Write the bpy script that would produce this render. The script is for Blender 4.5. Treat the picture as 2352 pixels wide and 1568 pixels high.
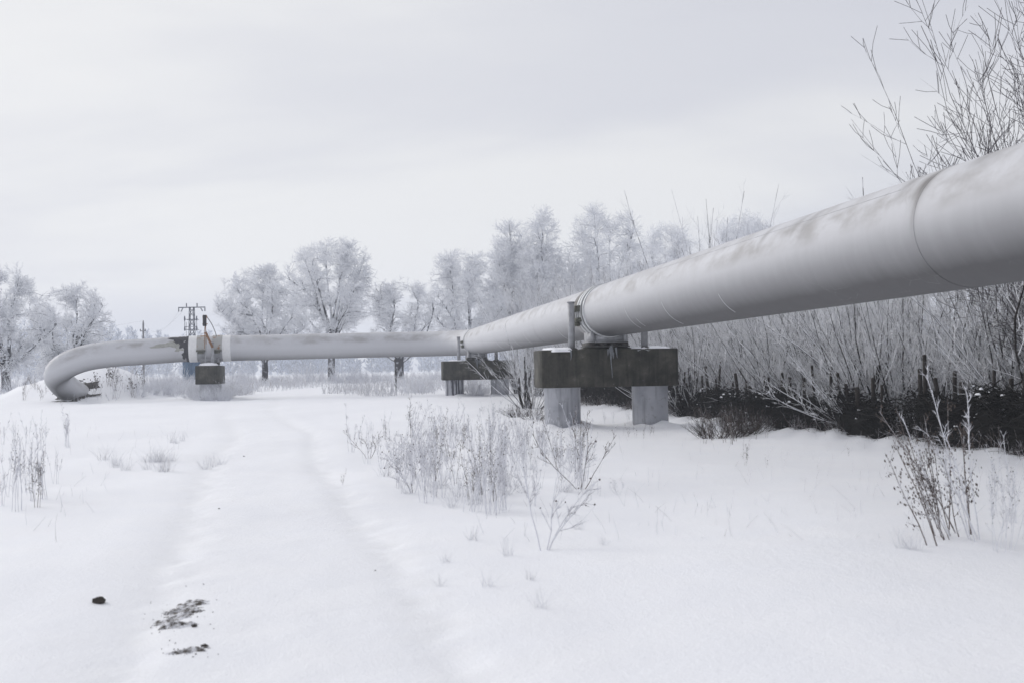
import bpy, math, random
import numpy as np
from mathutils import Matrix, Vector

for o in list(bpy.data.objects):
    bpy.data.objects.remove(o)
S = bpy.context.scene
COL = S.collection
R = math.radians

# ------------------------------------------------------------------ camera
PITCH, ROLL, EYE, FOC = 1.40, 1.0, 1.5, 40.0
cam_d = bpy.data.cameras.new('camera')
cam = bpy.data.objects.new('camera', cam_d)
COL.objects.link(cam)
S.camera = cam
cam_d.sensor_width = 36.0
cam_d.lens = FOC
cam_d.clip_start = 0.1
cam_d.clip_end = 6000
cam.matrix_world = (Matrix.Translation((0, 0, EYE)) @ Matrix.Rotation(R(90 + PITCH), 4, 'X')
                    @ Matrix.Rotation(R(-ROLL), 4, 'Z'))
cam_d.dof.use_dof = True
cam_d.dof.focus_distance = 34.0
cam_d.dof.aperture_fstop = 3.0
S.render.resolution_x, S.render.resolution_y = 1024, 682

# ------------------------------------------------------------------ sky
SUN_EL, SUN_AZ = 27.0, -58.0      # azimuth: degrees from +Y towards +X
wd = bpy.data.worlds.new('World')
S.world = wd
wd.use_nodes = True
nt = wd.node_tree
nt.nodes.clear()


def N(tree, typ, **kw):
    n = tree.nodes.new(typ)
    for k, v in kw.items():
        setattr(n, k, v)
    return n


def mathn(tree, op, a, b=None, c=None, clamp=False):
    n = tree.nodes.new('ShaderNodeMath')
    n.operation = op
    n.use_clamp = clamp
    for i, v in enumerate((a, b, c)):
        if v is None:
            continue
        if isinstance(v, (int, float)):
            n.inputs[i].default_value = v
        else:
            tree.links.new(v, n.inputs[i])
    return n.outputs[0]


def mixc(tree, fac, a, b, blend='MIX'):
    n = tree.nodes.new('ShaderNodeMix')
    n.data_type = 'RGBA'
    n.blend_type = blend
    n.clamp_factor = True
    if isinstance(fac, (int, float)):
        n.inputs[0].default_value = fac
    else:
        tree.links.new(fac, n.inputs[0])
    for i, v in ((6, a), (7, b)):
        if isinstance(v, (tuple, list)):
            n.inputs[i].default_value = (*v, 1) if len(v) == 3 else v
        else:
            tree.links.new(v, n.inputs[i])
    return n.outputs[2]


def ramp(tree, fac, stops, interp='LINEAR'):
    n = tree.nodes.new('ShaderNodeValToRGB')
    n.color_ramp.interpolation = interp
    e = n.color_ramp.elements
    while len(e) < len(stops):
        e.new(0.5)
    for i, (p, c) in enumerate(stops):
        e[i].position = p
        e[i].color = (c, c, c, 1) if isinstance(c, (int, float)) else (*c, 1)
    tree.links.new(fac, n.inputs[0])
    return n.outputs[0]


L = nt.links.new
tc = N(nt, 'ShaderNodeTexCoord')
sep = N(nt, 'ShaderNodeSeparateXYZ')
L(tc.outputs['Generated'], sep.inputs[0])
dz = mathn(nt, 'ADD', mathn(nt, 'ABSOLUTE', sep.outputs[2]), 0.17)
cx = mathn(nt, 'DIVIDE', sep.outputs[0], dz)
cy = mathn(nt, 'DIVIDE', sep.outputs[1], dz)
comb = N(nt, 'ShaderNodeCombineXYZ')
L(cx, comb.inputs[0]); L(cy, comb.inputs[1])
no = N(nt, 'ShaderNodeTexNoise')
no.inputs['Scale'].default_value = 0.62
no.inputs['Detail'].default_value = 5.0
no.inputs['Roughness'].default_value = 0.52
no.inputs['Distortion'].default_value = 0.35
mp = N(nt, 'ShaderNodeMapping')
mp.inputs['Location'].default_value = (3.3, 1.9, 0)
mp.inputs['Rotation'].default_value = (0, 0, R(14))
mp.inputs['Scale'].default_value = (0.55, 1.0, 1.0)
L(comb.outputs[0], mp.inputs[0]); L(mp.outputs[0], no.inputs['Vector'])
cl = ramp(nt, no.outputs[0], [(0.31, (5.7, 5.8, 6.65)), (0.48, (6.8, 6.9, 7.5)), (0.64, (8.5, 8.52, 8.6))], 'EASE')
# the cloud thins toward the hidden sun
sun_dir = Vector((math.sin(R(SUN_AZ)) * math.cos(R(SUN_EL)), math.cos(R(SUN_AZ)) * math.cos(R(SUN_EL)), math.sin(R(SUN_EL))))
dp = N(nt, 'ShaderNodeVectorMath', operation='DOT_PRODUCT')
L(tc.outputs['Generated'], dp.inputs[0]); dp.inputs[1].default_value = sun_dir
glow = mathn(nt, 'MULTIPLY_ADD', dp.outputs[1], 0.15, 0.94)
g3 = N(nt, 'ShaderNodeVectorMath', operation='SCALE')
L(mixc(nt, mathn(nt, 'MULTIPLY_ADD', dp.outputs[1], .62, -.12, clamp=True), cl, (8.1, 8.05, 7.95)), g3.inputs[0]); L(glow, g3.inputs['Scale'])
sky = N(nt, 'ShaderNodeTexSky')
sky.sky_type = 'NISHITA'
sky.sun_disc = False
sky.sun_elevation = R(SUN_EL)
sky.sun_rotation = R(SUN_AZ)
sky.air_density = 1.0
sky.dust_density = 2.0
skc = mixc(nt, 0.06, g3.outputs[0], sky.outputs[0])
bg = N(nt, 'ShaderNodeBackground')
bg.inputs['Strength'].default_value = 0.1
L(skc, bg.inputs['Color'])
wo = N(nt, 'ShaderNodeOutputWorld')
L(bg.outputs[0], wo.inputs['Surface'])

sun_d = bpy.data.lights.new('sun', 'SUN')
sun_d.energy = 1.5
sun_d.angle = R(28)
sun_d.color = (1.0, 0.975, 0.94)
sun = bpy.data.objects.new('sun', sun_d)
COL.objects.link(sun)
sun.rotation_euler = (-sun_dir).to_track_quat('-Z', 'Y').to_euler()

vs = S.view_settings
vs.view_transform = 'Standard'
vs.look = 'None'
vs.exposure = 0.0
vs.gamma = 1.0
S.cycles.use_denoising = True
S.cycles.max_bounces = 14
S.cycles.diffuse_bounces = 12
S.cycles.glossy_bounces = 3
S.cycles.transmission_bounces = 4
S.cycles.volume_bounces = 1
S.cycles.transparent_max_bounces = 8

# ------------------------------------------------------------------ projection helpers (full picture 2352 x 1568)
FPX = FOC / 36.0 * 2352
_M = np.array(cam.matrix_world.to_3x3())
_C = np.array([0, 0, EYE])


def at(x, y, Z):
    """world point seen at picture place (x, y), Z metres deep"""
    return _C + Z * (_M @ np.array([(x - 1176) / FPX, -(y - 784) / FPX, -1.0]))


# ------------------------------------------------------------------ terrain
rs = np.random.RandomState(5)
_W = []
for lam, amp in ((7.0, .030), (3.4, .014), (1.7, .006), (0.9, .0025), (0.45, .001)):
    for k in range(4):
        a = rs.uniform(0, 2 * math.pi)
        _W.append((2 * math.pi / (lam * rs.uniform(.8, 1.25)) * math.cos(a), 2 * math.pi / (lam * rs.uniform(.8, 1.25)) * math.sin(a), rs.uniform(0, 6.28), amp / 2))
_F = []
for lam in (0.62, 0.36, 0.22, 0.14):
    for k in range(5):
        a = rs.uniform(0, 2 * math.pi)
        _F.append((2 * math.pi / lam * math.cos(a), 2 * math.pi / lam * math.sin(a), rs.uniform(0, 6.28), lam * .09))
TRK = np.array([(-0.2, -6), (-0.7, 2), (-1.4, 7), (-2.9, 13.5), (-4.4, 20), (-5.9, 28), (-8.4, 37), (-10.6, 46), (-12.3, 56), (-12.6, 66), (-11, 78), (-6, 92), (6, 108)], float)


def catmull(P, n):
    P = np.asarray(P, float)
    Q = np.vstack([2 * P[0] - P[1], P, 2 * P[-1] - P[-2]])
    out = []
    for i in range(len(P) - 1):
        p0, p1, p2, p3 = Q[i:i + 4]
        for t in np.linspace(0, 1, n, endpoint=False):
            out.append(.5 * ((2 * p1) + (-p0 + p2) * t + (2 * p0 - 5 * p1 + 4 * p2 - p3) * t * t + (-p0 + 3 * p1 - 3 * p2 + p3) * t ** 3))
    out.append(P[-1])
    return np.array(out)


TRKS = catmull(TRK, 8)
FEN = np.array([(9.4, 12.0), (8.15, 18.0), (7.45, 21.5), (6.3, 26.5), (4.9, 34.5), (3.2, 43.0), (1.8, 50.0)])
FENS = catmull(FEN, 10)


def dist_poly(x, y, P):
    """sideways distance to a line that runs on in y"""
    sl = np.gradient(P[:, 0], P[:, 1])
    xt = np.interp(y, P[:, 1], P[:, 0])
    c = 1 / np.sqrt(1 + np.interp(y, P[:, 1], sl) ** 2)
    over = np.maximum(np.maximum(P[0, 1] - y, y - P[-1, 1]), 0)
    d = (x - xt) * c
    return np.where(over > 0, np.sign(d) * np.hypot(d, over), d)


def sinsum(x, y, W):
    z = np.zeros(np.shape(x))
    for a, b, c, m in W:
        z = z + m * np.sin(a * x + b * y + c)
    return z


def rutmask(x, y):
    d = dist_poly(x, y, TRKS)
    wob = sinsum(x, y, _F[:8]) * .2
    d = d + wob
    r = np.exp(-((np.abs(d) - .86) / .19) ** 2)
    return d, r


MOUND = at(236, 858, 62.8)


_a1 = at(1388, 715, 28.7); _a2 = at(1094, 780, 56.6)
_d = (_a2 - _a1)[:2] / np.linalg.norm((_a2 - _a1)[:2])
COLS = [q[:2] + k * np.array([_d[1], -_d[0]]) for q in (_a1, _a2) for k in (-1.12, 1.14)]


def zg(x, y, detail=True):
    x = np.asarray(x, float); y = np.asarray(y, float)
    z = np.interp(y, [-1e4, 26, 36, 46, 57, 80, 99, 130, 900, 5000], [0, 0, .04, .13, .25, .55, .80, .88, 1.2, 1.2])
    far = np.clip((y - 130) / 200, 0, 1)
    z = z + sinsum(x, y, _W) * (1 - .5 * far)
    # snow-covered mound where the pipe goes to ground
    mx, my = MOUND[0], MOUND[1]
    u = np.where(x < mx, (x - mx) / 4.9, (x - mx) / 2.65)
    v = np.where(y < my, (y - my) / 3.9, (y - my) / 6.0)
    q = np.sqrt(u * u + v * v) + .05 * np.sin(x * 2.1 + y) + .03 * np.sin(x * 5 - y * 3)
    z = z + 1.80 * np.clip(1 - (q * .78) ** 1.35, 0, 1) * (1 - np.exp(-np.clip(1.28 - q, 0, 9) * 6))
    # vehicle track
    d, r = rutmask(x, y)
    fade = np.clip((120 - y) / 40, 0, 1)
    z = z - .030 * r * fade
    z = z + .008 * np.exp(-((np.abs(d) - 1.42) / .22) ** 2) * fade
    inside = np.exp(-(d / 1.35) ** 6) * fade
    if detail:
        near = np.clip((45 - y) / 15, 0, 1)
        z = z + inside * near * sinsum(x, y, _F) * (.014 + .022 * r)
    for c_ in COLS:      # snow banked round the columns
        rr_ = np.hypot(x - c_[0], y - c_[1]); aa_ = np.arctan2(y - c_[1], x - c_[0])
        z = z + (.07 + .05 * np.sin(2 * aa_ + c_[0]) + .03 * np.sin(5 * aa_)) * np.exp(-((rr_ - .42) / .34) ** 2)
    # drifts against the brush fence
    fd = np.abs(dist_poly(x, y, FENS))
    lum = .45 + .35 * np.sin(x * 1.9 + y * 1.3) * np.sin(y * .81 - x * .7 + 1) + .22 * np.sin(x * 3.1 - y * 2.2 + np.sin(y * .9)) + .12 * np.sin(y * 5.3 + 2 * np.sin(y * 1.7))
    z = z + np.exp(-(fd / 1.15) ** 2) * (.04 + .12 * lum + .05 * np.sin(x * 7.3 + y * 5.1) * np.sin(y * 8.9 - x * 3.3))
    return z


def ground_hit(x, y, zmax=140):
    d = _M @ np.array([(x - 1176) / FPX, -(y - 784) / FPX, -1.0])
    lo, hi = 4.0, zmax
    for n_ in (60, 20, 20):
        Z = np.linspace(lo, hi, n_)
        P = _C[None] + Z[:, None] * d[None]
        i = int(np.argmax(P[:, 2] < zg(P[:, 0], P[:, 1], False)))
        i = max(i, 1)
        lo, hi = Z[i - 1], Z[i]
    return _C + hi * d


def gcol(x, Z):
    """ground point in picture column x at depth Z"""
    p = at(x, 850, Z)
    return np.array([p[0], p[1], float(zg(p[0], p[1], False))])


# ------------------------------------------------------------------ mesh helpers
def link(o, parent=None):
    COL.objects.link(o)
    if parent is not None:
        o.parent = parent
    return o


def tag(o, label=None, cat=None, group=None, kind=None):
    if label: o['label'] = label
    if cat: o['category'] = cat
    if group: o['group'] = group
    if kind: o['kind'] = kind
    return o


def empty(name, loc=(0, 0, 0), rz=0.0):
    o = bpy.data.objects.new(name, None)
    o.empty_display_size = .3
    o.location = loc
    o.rotation_euler = (0, 0, rz)
    return link(o)


class MB:
    """collects vertices and faces for one mesh"""

    def __init__(self):
        self.v = []; self.q = []; self.t = []; self.n = 0; self.uv = None

    def add(self, V, quads=None, tris=None):
        V = np.asarray(V, float).reshape(-1, 3)
        if quads is not None and len(quads):
            self.q.append(np.asarray(quads, np.int64).reshape(-1, 4) + self.n)
        if tris is not None and len(tris):
            self.t.append(np.asarray(tris, np.int64).reshape(-1, 3) + self.n)
        self.v.append(V); self.n += len(V)
        return self

    def mesh(self, name, mat, smooth=False):
        V = np.concatenate(self.v) if self.v else np.zeros((0, 3))
        q = np.concatenate(self.q) if self.q else np.zeros((0, 4), np.int64)
        t = np.concatenate(self.t) if self.t else np.zeros((0, 3), np.int64)
        me = bpy.data.meshes.new(name)
        me.vertices.add(len(V)); me.vertices.foreach_set('co', V.astype(np.float32).ravel())
        nl = len(q) * 4 + len(t) * 3
        me.loops.add(nl)
        me.loops.foreach_set('vertex_index', np.concatenate([q.ravel(), t.ravel()]).astype(np.int32))
        me.polygons.add(len(q) + len(t))
        st = np.concatenate([np.arange(len(q)) * 4, len(q) * 4 + np.arange(len(t)) * 3]).astype(np.int32)
        me.polygons.foreach_set('loop_start', st)
        me.update(calc_edges=True)
        me.validate()
        if smooth:
            me.polygons.foreach_set('use_smooth', np.ones(len(me.polygons), bool))
        if mat: me.materials.append(mat)
        return me

    def build(self, name, mat, parent=None, smooth=False):
        o = bpy.data.objects.new(name, self.mesh(name, mat, smooth))
        return link(o, parent)

    def box(self, c, s, rot=None, taper=1.0):
        hx, hy, hz = [k / 2 for k in s]
        V = np.array([(x * (taper if z > 0 else 1), y * (taper if z > 0 else 1), z) for x in (-hx, hx) for y in (-hy, hy) for z in (-hz, hz)])
        if rot is not None: V = V @ np.array(rot).T
        return self.add(V + np.array(c), [(0, 1, 3, 2), (4, 6, 7, 5), (0, 4, 5, 1), (2, 3, 7, 6), (0, 2, 6, 4), (1, 5, 7, 3)])

    def bbox(self, c, s, b):
        """box with chamfered vertical and horizontal edges"""
        hx, hy, hz = [k / 2 for k in s]
        rings = []
        for z, i in ((-hz, b), (-hz + b, 0), (hz - b, 0), (hz, b)):
            x, y = hx - i, hy - i
            e = b
            rings.append([(x - e, -y, z), (x, -y + e, z), (x, y - e, z), (x - e, y, z), (-x + e, y, z), (-x, y - e, z), (-x, -y + e, z), (-x + e, -y, z)])
        V = np.array(rings).reshape(-1, 3) + np.array(c)
        Q = [(r * 8 + k, r * 8 + (k + 1) % 8, (r + 1) * 8 + (k + 1) % 8, (r + 1) * 8 + k) for r in range(3) for k in range(8)]
        Q += [(0, 7, 6, 5), (0, 5, 4, 3), (0, 3, 2, 1)][:0]
        base = self.n
        self.add(V, Q)
        for o, fl in ((0, True), (24, False)):
            idx = [o + k for k in range(8)]
            T = [(idx[0], idx[k], idx[k + 1]) for k in range(1, 7)]
            if fl: T = [(a, c_, b_) for a, b_, c_ in T]
            self.t.append(np.array(T, np.int64) + base)
        return self

    def bar(self, a, b, w, h=None):
        """square bar between two points"""
        a = np.array(a, float); b = np.array(b, float); h = h or w
        d = b - a; l = np.linalg.norm(d); d = d / l
        up = np.array([0, 0, 1.]) if abs(d[2]) < .95 else np.array([0, 1., 0])
        x = np.cross(up, d); x /= np.linalg.norm(x); z = np.cross(d, x)
        return self.box((a + b) / 2, (w, l, h), np.stack([x, d, z], 1))

    def lathe(self, prof, seg=24, c=(0, 0, 0), cap=True):
        """profile (r, z) round the z axis"""
        a = np.linspace(0, 2 * math.pi, seg, endpoint=False)
        V = np.array([(r * math.cos(t), r * math.sin(t), z) for r, z in prof for t in a]) + np.array(c)
        m = len(prof)
        Q = [(i * seg + k, i * seg + (k + 1) % seg, (i + 1) * seg + (k + 1) % seg, (i + 1) * seg + k) for i in range(m - 1) for k in range(seg)]
        base = self.n
        self.add(V, Q)
        if cap:
            self.t.append(np.array([((m - 1) * seg, (m - 1) * seg + k, (m - 1) * seg + k + 1) for k in range(1, seg - 1)]) + base)
            self.t.append(np.array([(0, k + 1, k) for k in range(1, seg - 1)]) + base)
        return self

    def tubes(self, P, Rr, k=4):
        """P (m,n,3) polylines with radii (m,n)"""
        P = np.asarray(P, float); Rr = np.asarray(Rr, float)
        if P.ndim == 2: P = P[None]; Rr = Rr[None]
        m, n, _ = P.shape
        T = np.gradient(P, axis=1)
        T /= np.linalg.norm(T, axis=2, keepdims=True) + 1e-9
        ref = np.where(np.abs(T[..., 2:3]) < .9, np.array([0, 0, 1.]), np.array([1., 0, 0]))
        ref = np.broadcast_to(ref[:, :1], T.shape)
        X = np.cross(ref, T); X /= np.linalg.norm(X, axis=2, keepdims=True) + 1e-9
        Y = np.cross(T, X)
        a = np.arange(k) * 2 * math.pi / k
        V = P[:, :, None] + Rr[:, :, None, None] * (np.cos(a)[None, None, :, None] * X[:, :, None] + np.sin(a)[None, None, :, None] * Y[:, :, None])
        I = np.arange(m * n * k).reshape(m, n, k)
        J = np.roll(I, -1, axis=2)
        Q = np.stack([I[:, :-1], J[:, :-1], J[:, 1:], I[:, 1:]], -1).reshape(-1, 4)
        return self.add(V.reshape(-1, 3), Q)

    def blobs(self, C, r, squash=1.0, rng=None, sub=False):
        """rough octahedra"""
        C = np.asarray(C, float).reshape(-1, 3)
        r = np.broadcast_to(np.asarray(r, float), (len(C),))
        O = np.array([(1, 0, 0), (-1, 0, 0), (0, 1, 0), (0, -1, 0), (0, 0, squash), (0, 0, -squash)], float)
        j = (rng or rs).uniform(.65, 1.3, (len(C), 6, 1))
        V = C[:, None] + O[None] * j * r[:, None, None]
        F = np.array([(0, 2, 4), (2, 1, 4), (1, 3, 4), (3, 0, 4), (2, 0, 5), (1, 2, 5), (3, 1, 5), (0, 3, 5)])
        T = (F[None] + np.arange(len(C))[:, None, None] * 6).reshape(-1, 3)
        return self.add(V.reshape(-1, 3), None, T)


def unit(v):
    return v / (np.linalg.norm(v, axis=-1, keepdims=True) + 1e-9)


def spawn(rng, P, Rr, c, t0, t1, length, ang, up, n, wig, rr, rmin=0.0, out=None, droop=0.0, lenfall=.45):
    """children of polylines: returns (P2, R2)"""
    m, pn, _ = P.shape
    idx = np.repeat(np.arange(m), c)
    q = len(idx)
    t = rng.uniform(t0, t1, q) * (pn - 1)
    i = np.clip(t.astype(int), 0, pn - 2); f = (t - i)[:, None]
    base = P[idx, i] * (1 - f) + P[idx, i + 1] * f
    tan = unit(P[idx, i + 1] - P[idx, i])
    rad = Rr[idx, i] * (1 - f[:, 0]) + Rr[idx, i + 1] * f[:, 0]
    rv = unit(np.cross(tan, rng.normal(size=(q, 3))))
    if out is not None:
        rv = unit(rv + out * unit((base - out_center) * np.array([1, 1, .4])))
    a = np.radians(rng.uniform(ang[0], ang[1], q))[:, None]
    d = unit(np.cos(a) * tan + np.sin(a) * rv)
    ln = length * rng.uniform(.55, 1.2, q) * (1 - lenfall * t / (pn - 1))
    return poly(rng, base, d, ln, n, up, wig, np.maximum(rad * rr, rmin), droop)


def poly(rng, base, d, ln, n, up, wig, r0, droop=0.0, tip=.25):
    q = len(base)
    P = [base]
    st = (ln / (n - 1))[:, None]
    for k in range(n - 1):
        d = unit(d + np.array([0, 0, up - droop * k]) / (n - 1) + rng.normal(size=(q, 3)) * wig)
        P.append(P[-1] + d * st)
    P = np.stack(P, 1)
    Rr = np.asarray(r0).reshape(-1, 1) * np.linspace(1, tip, n)[None]
    Rr = np.broadcast_to(Rr, (q, n)).copy()
    return P, Rr


out_center = np.zeros(3)


def fit_crown(P, c, rad, power=2.0):
    """shorten polylines that leave the crown ellipsoid"""
    P = P.copy()
    for _ in range(7):
        e = np.abs((P[:, -1] - c) / rad)
        bad = (e ** power).sum(1) > 1
        if not bad.any(): break
        P[bad] = P[bad, :1] + (P[bad] - P[bad, :1]) * .8
    return P


# ------------------------------------------------------------------ materials
def mat(name):
    m = bpy.data.materials.new(name)
    m.use_nodes = True
    t = m.node_tree
    b = t.nodes['Principled BSDF']
    return m, t, b


def tex(t, typ='ShaderNodeTexNoise', scale=5, detail=3, rough=.55, vec=None, dim=None, **kw):
    n = t.nodes.new(typ)
    n.inputs['Scale'].default_value = scale
    if 'Detail' in n.inputs: n.inputs['Detail'].default_value = detail
    if 'Roughness' in n.inputs: n.inputs['Roughness'].default_value = rough
    for k, v in kw.items(): n.inputs[k].default_value = v
    if vec is not None: t.links.new(vec, n.inputs['Vector'])
    return n


def coords(t, kind='Object', scale=None):
    c = t.nodes.new('ShaderNodeTexCoord')
    o = c.outputs[kind]
    if scale:
        m = t.nodes.new('ShaderNodeMapping')
        m.inputs['Scale'].default_value = scale
        t.links.new(o, m.inputs[0]); o = m.outputs[0]
    return o


def bump(t, b, h, strength=.3, dist=.02):
    n = t.nodes.new('ShaderNodeBump')
    n.inputs['Strength'].default_value = strength
    n.inputs['Distance'].default_value = dist
    t.links.new(h, n.inputs['Height'])
    t.links.new(n.outputs[0], b.inputs['Normal'])


def geo_pos(t):
    return t.nodes.new('ShaderNodeNewGeometry').outputs['Position']


def simple(name, col, rough=.7, metal=0.0, var=.25, scale=12, bstr=.15, bdist=.01):
    m, t, b = mat(name)
    n = tex(t, scale=scale, detail=4, vec=coords(t))
    lo = tuple(c * (1 - var) for c in col); hi = tuple(min(1, c * (1 + var)) for c in col)
    t.links.new(ramp(t, n.outputs[0], [(.3, lo), (.7, hi)]), b.inputs['Base Color'])
    b.inputs['Roughness'].default_value = rough
    b.inputs['Metallic'].default_value = metal
    bump(t, b, n.outputs[0], bstr, bdist)
    return m


def make_snow():
    m, t, b = mat('snow')
    p = geo_pos(t)
    n1 = tex(t, scale=1.3, detail=4, vec=p)
    n2 = tex(t, scale=14, detail=5, rough=.65, vec=p)
    n3 = tex(t, scale=60, detail=4, rough=.7, vec=p)
    base = ramp(t, n1.outputs[0], [(.3, (.905, .918, .955)), (.7, (.93, .938, .965))])
    at_ = t.nodes.new('ShaderNodeAttribute'); at_.attribute_name = 'packed'
    pk = tex(t, scale=3.2, detail=5, rough=.6, vec=p)
    pm = mathn(t, 'MULTIPLY', at_.outputs['Fac'], ramp(t, pk.outputs[0], [(.33, .1), (.68, 1.0)]), clamp=True)
    c2 = mixc(t, mathn(t, 'MULTIPLY', pm, .5), base, (.855, .86, .872))
    t.links.new(c2, b.inputs['Base Color'])
    b.inputs['Roughness'].default_value = .62
    b.inputs['Specular IOR Level'].default_value = .25
    h = mathn(t, 'ADD', mathn(t, 'MULTIPLY', n2.outputs[0], .7), mathn(t, 'MULTIPLY', n3.outputs[0], .40))
    h = mathn(t, 'ADD', h, mathn(t, 'MULTIPLY', mathn(t, 'MULTIPLY', pk.outputs[0], at_.outputs['Fac']), .8))
    bump(t, b, h, .5, .03)
    return m


def make_jacket():
    """weathered metal cladding; UV x = angle / turn (0 = straight down, .25 right hand, .5 top, .75 left), y = metres along"""
    m, t, b = mat('pipe_cladding')
    uv = t.nodes.new('ShaderNodeUVMap').outputs[0]
    s = t.nodes.new('ShaderNodeSeparateXYZ'); t.links.new(uv, s.inputs[0])
    ang, ln = s.outputs[0], s.outputs[1]

    def v(sa, sl, off=0.0):
        c = t.nodes.new('ShaderNodeCombineXYZ')
        # close the seam: go round a circle
        t.links.new(mathn(t, 'MULTIPLY', mathn(t, 'COSINE', mathn(t, 'MULTIPLY', ang, 2 * math.pi)), sa), c.inputs[0])
        t.links.new(mathn(t, 'MULTIPLY', mathn(t, 'SINE', mathn(t, 'MULTIPLY', ang, 2 * math.pi)), sa), c.inputs[1])
        t.links.new(mathn(t, 'MULTIPLY_ADD', ln, sl, off), c.inputs[2])
        return c.outputs[0]
    streak = tex(t, scale=1.0, detail=5, rough=.62, vec=v(.9, 5.0))
    fine = tex(t, scale=1.0, detail=3, rough=.6, vec=v(1.6, 42.0, 7))
    cloud = tex(t, scale=1.0, detail=4, rough=.55, vec=v(1.7, .8, 3))
    base = ramp(t, streak.outputs[0], [(.28, (.575, .58, .605)), (.55, (.585, .59, .615)), (.75, (.60, .605, .63))])
    base = mixc(t, mathn(t, 'MULTIPLY', fine.outputs[0], .35), base, (.555, .56, .585))
    base = mixc(t, ramp(t, cloud.outputs[0], [(.35, 0.0), (.7, .35)]), base, (.63, .635, .66))
    # brown dust and run-off on the shoulders
    top = mathn(t, 'ABSOLUTE', mathn(t, 'SUBTRACT', ang, .5))
    topm = ramp(t, top, [(.0, 1.0), (.13, .9), (.21, .30), (.27, 0.0)])
    dn = tex(t, scale=1.0, detail=6, rough=.68, vec=v(1.0, 1.5, 11))
    dm = mathn(t, 'MULTIPLY', topm, ramp(t, dn.outputs[0], [(.44, 0.0), (.60, .75), (.8, 1.0)]))
    base = mixc(t, mathn(t, 'MULTIPLY', dm, .42), base, (.27, .252, .235))
    hz = tex(t, scale=1.0, detail=5, rough=.6, vec=v(1.2, .9, 31))
    sm = ramp(t, top, [(.10, 0.0), (.15, 1.0), (.20, .9), (.235, 0.0)])
    base = mixc(t, mathn(t, 'MULTIPLY', mathn(t, 'MULTIPLY', sm, ramp(t, hz.outputs[0], [(.47, 0.0), (.64, .9)])), .6), base, (.265, .25, .238))
    # dark run-off below the joint nearest the camera and on the run before it
    for s_, w_, a0_, k_ in ((JOINT + .04, .13, .135, .95), (JOINT + .02, .05, .20, .6), (JOINT + .5, .16, .09, .6), (JOINT - .9, .3, .08, .5), (JOINT + 3.0, .16, .125, .6), (JOINT + 3.5, .2, .115, .5), (JOINT + 4.6, .14, .13, .45), (JOINT - 1.9, .2, .10, .45)):
        da = mathn(t, 'DIVIDE', mathn(t, 'SUBTRACT', ln, s_), w_)
        db = mathn(t, 'DIVIDE', mathn(t, 'SUBTRACT', top, a0_), .06)
        r2 = mathn(t, 'ADD', mathn(t, 'MULTIPLY', da, da), mathn(t, 'MULTIPLY', db, db))
        sm_ = mathn(t, 'MULTIPLY', mathn(t, 'EXPONENT', mathn(t, 'MULTIPLY', r2, -1.0)), ramp(t, streak.outputs[0], [(.35, .4), (.6, 1.0)]))
        base = mixc(t, mathn(t, 'MULTIPLY', sm_, k_), base, (.17, .16, .155))
    # shade of the belly painted into the colour, plus grime, broken up in streaks
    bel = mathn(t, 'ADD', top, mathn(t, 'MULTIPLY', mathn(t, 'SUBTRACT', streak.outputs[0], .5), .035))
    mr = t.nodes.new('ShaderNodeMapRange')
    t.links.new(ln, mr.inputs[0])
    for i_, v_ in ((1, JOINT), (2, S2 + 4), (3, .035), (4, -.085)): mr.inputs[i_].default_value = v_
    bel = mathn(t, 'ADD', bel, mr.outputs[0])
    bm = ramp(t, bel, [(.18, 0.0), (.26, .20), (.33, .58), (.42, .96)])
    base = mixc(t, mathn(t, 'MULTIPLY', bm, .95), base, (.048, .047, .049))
    # scratches
    sc = tex(t, 'ShaderNodeTexVoronoi', scale=1.0, vec=v(2.2, 3.0, 2))
    sc.feature = 'DISTANCE_TO_EDGE'
    scm = mathn(t, 'MULTIPLY', ramp(t, sc.outputs['Distance'], [(0.0, 1.0), (.006, 0.0)]), ramp(t, cloud.outputs[0], [(.52, 0.0), (.60, .5)]))
    base = mixc(t, scm, base, (.33, .33, .34))
    t.links.new(base, b.inputs['Base Color'])
    b.inputs['Metallic'].default_value = .04
    b.inputs['Specular IOR Level'].default_value = .3
    t.links.new(ramp(t, streak.outputs[0], [(.3, .63), (.7, .59)]), b.inputs['Roughness'])
    bump(t, b, mathn(t, 'ADD', cloud.outputs[0], mathn(t, 'MULTIPLY', streak.outputs[0], .2)), .14, .02)
    return m


def make_concrete():
    m, t, b = mat('mossy_concrete')
    c = coords(t)
    n = tex(t, scale=2.2, detail=6, rough=.65, vec=c)
    cs = coords(t, scale=(9, 9, .7))
    st = tex(t, scale=1.0, detail=5, rough=.6, vec=cs)
    f = tex(t, scale=34, detail=3, vec=c)
    col = ramp(t, n.outputs[0], [(.28, (.016, .016, .0135)), (.46, (.040, .0385, .032)), (.60, (.068, .065, .053)), (.74, (.115, .110, .092))])
    col = mixc(t, ramp(t, st.outputs[0], [(.52, 0.0), (.75, .45)]), col, (.11, .105, .09))
    col = mixc(t, ramp(t, st.outputs[0], [(.30, .85), (.46, 0.0)]), col, (.012, .012, .011))
    sp = tex(t, scale=9, detail=6, rough=.8, vec=c)
    col = mixc(t, ramp(t, sp.outputs[0], [(.64, 0.0), (.70, .75)]), col, (.42, .43, .45))
    t.links.new(col, b.inputs['Base Color'])
    b.inputs['Roughness'].default_value = .9
    bump(t, b, mathn(t, 'ADD', n.outputs[0], mathn(t, 'MULTIPLY', f.outputs[0], .3)), .5, .02)
    return m


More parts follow.
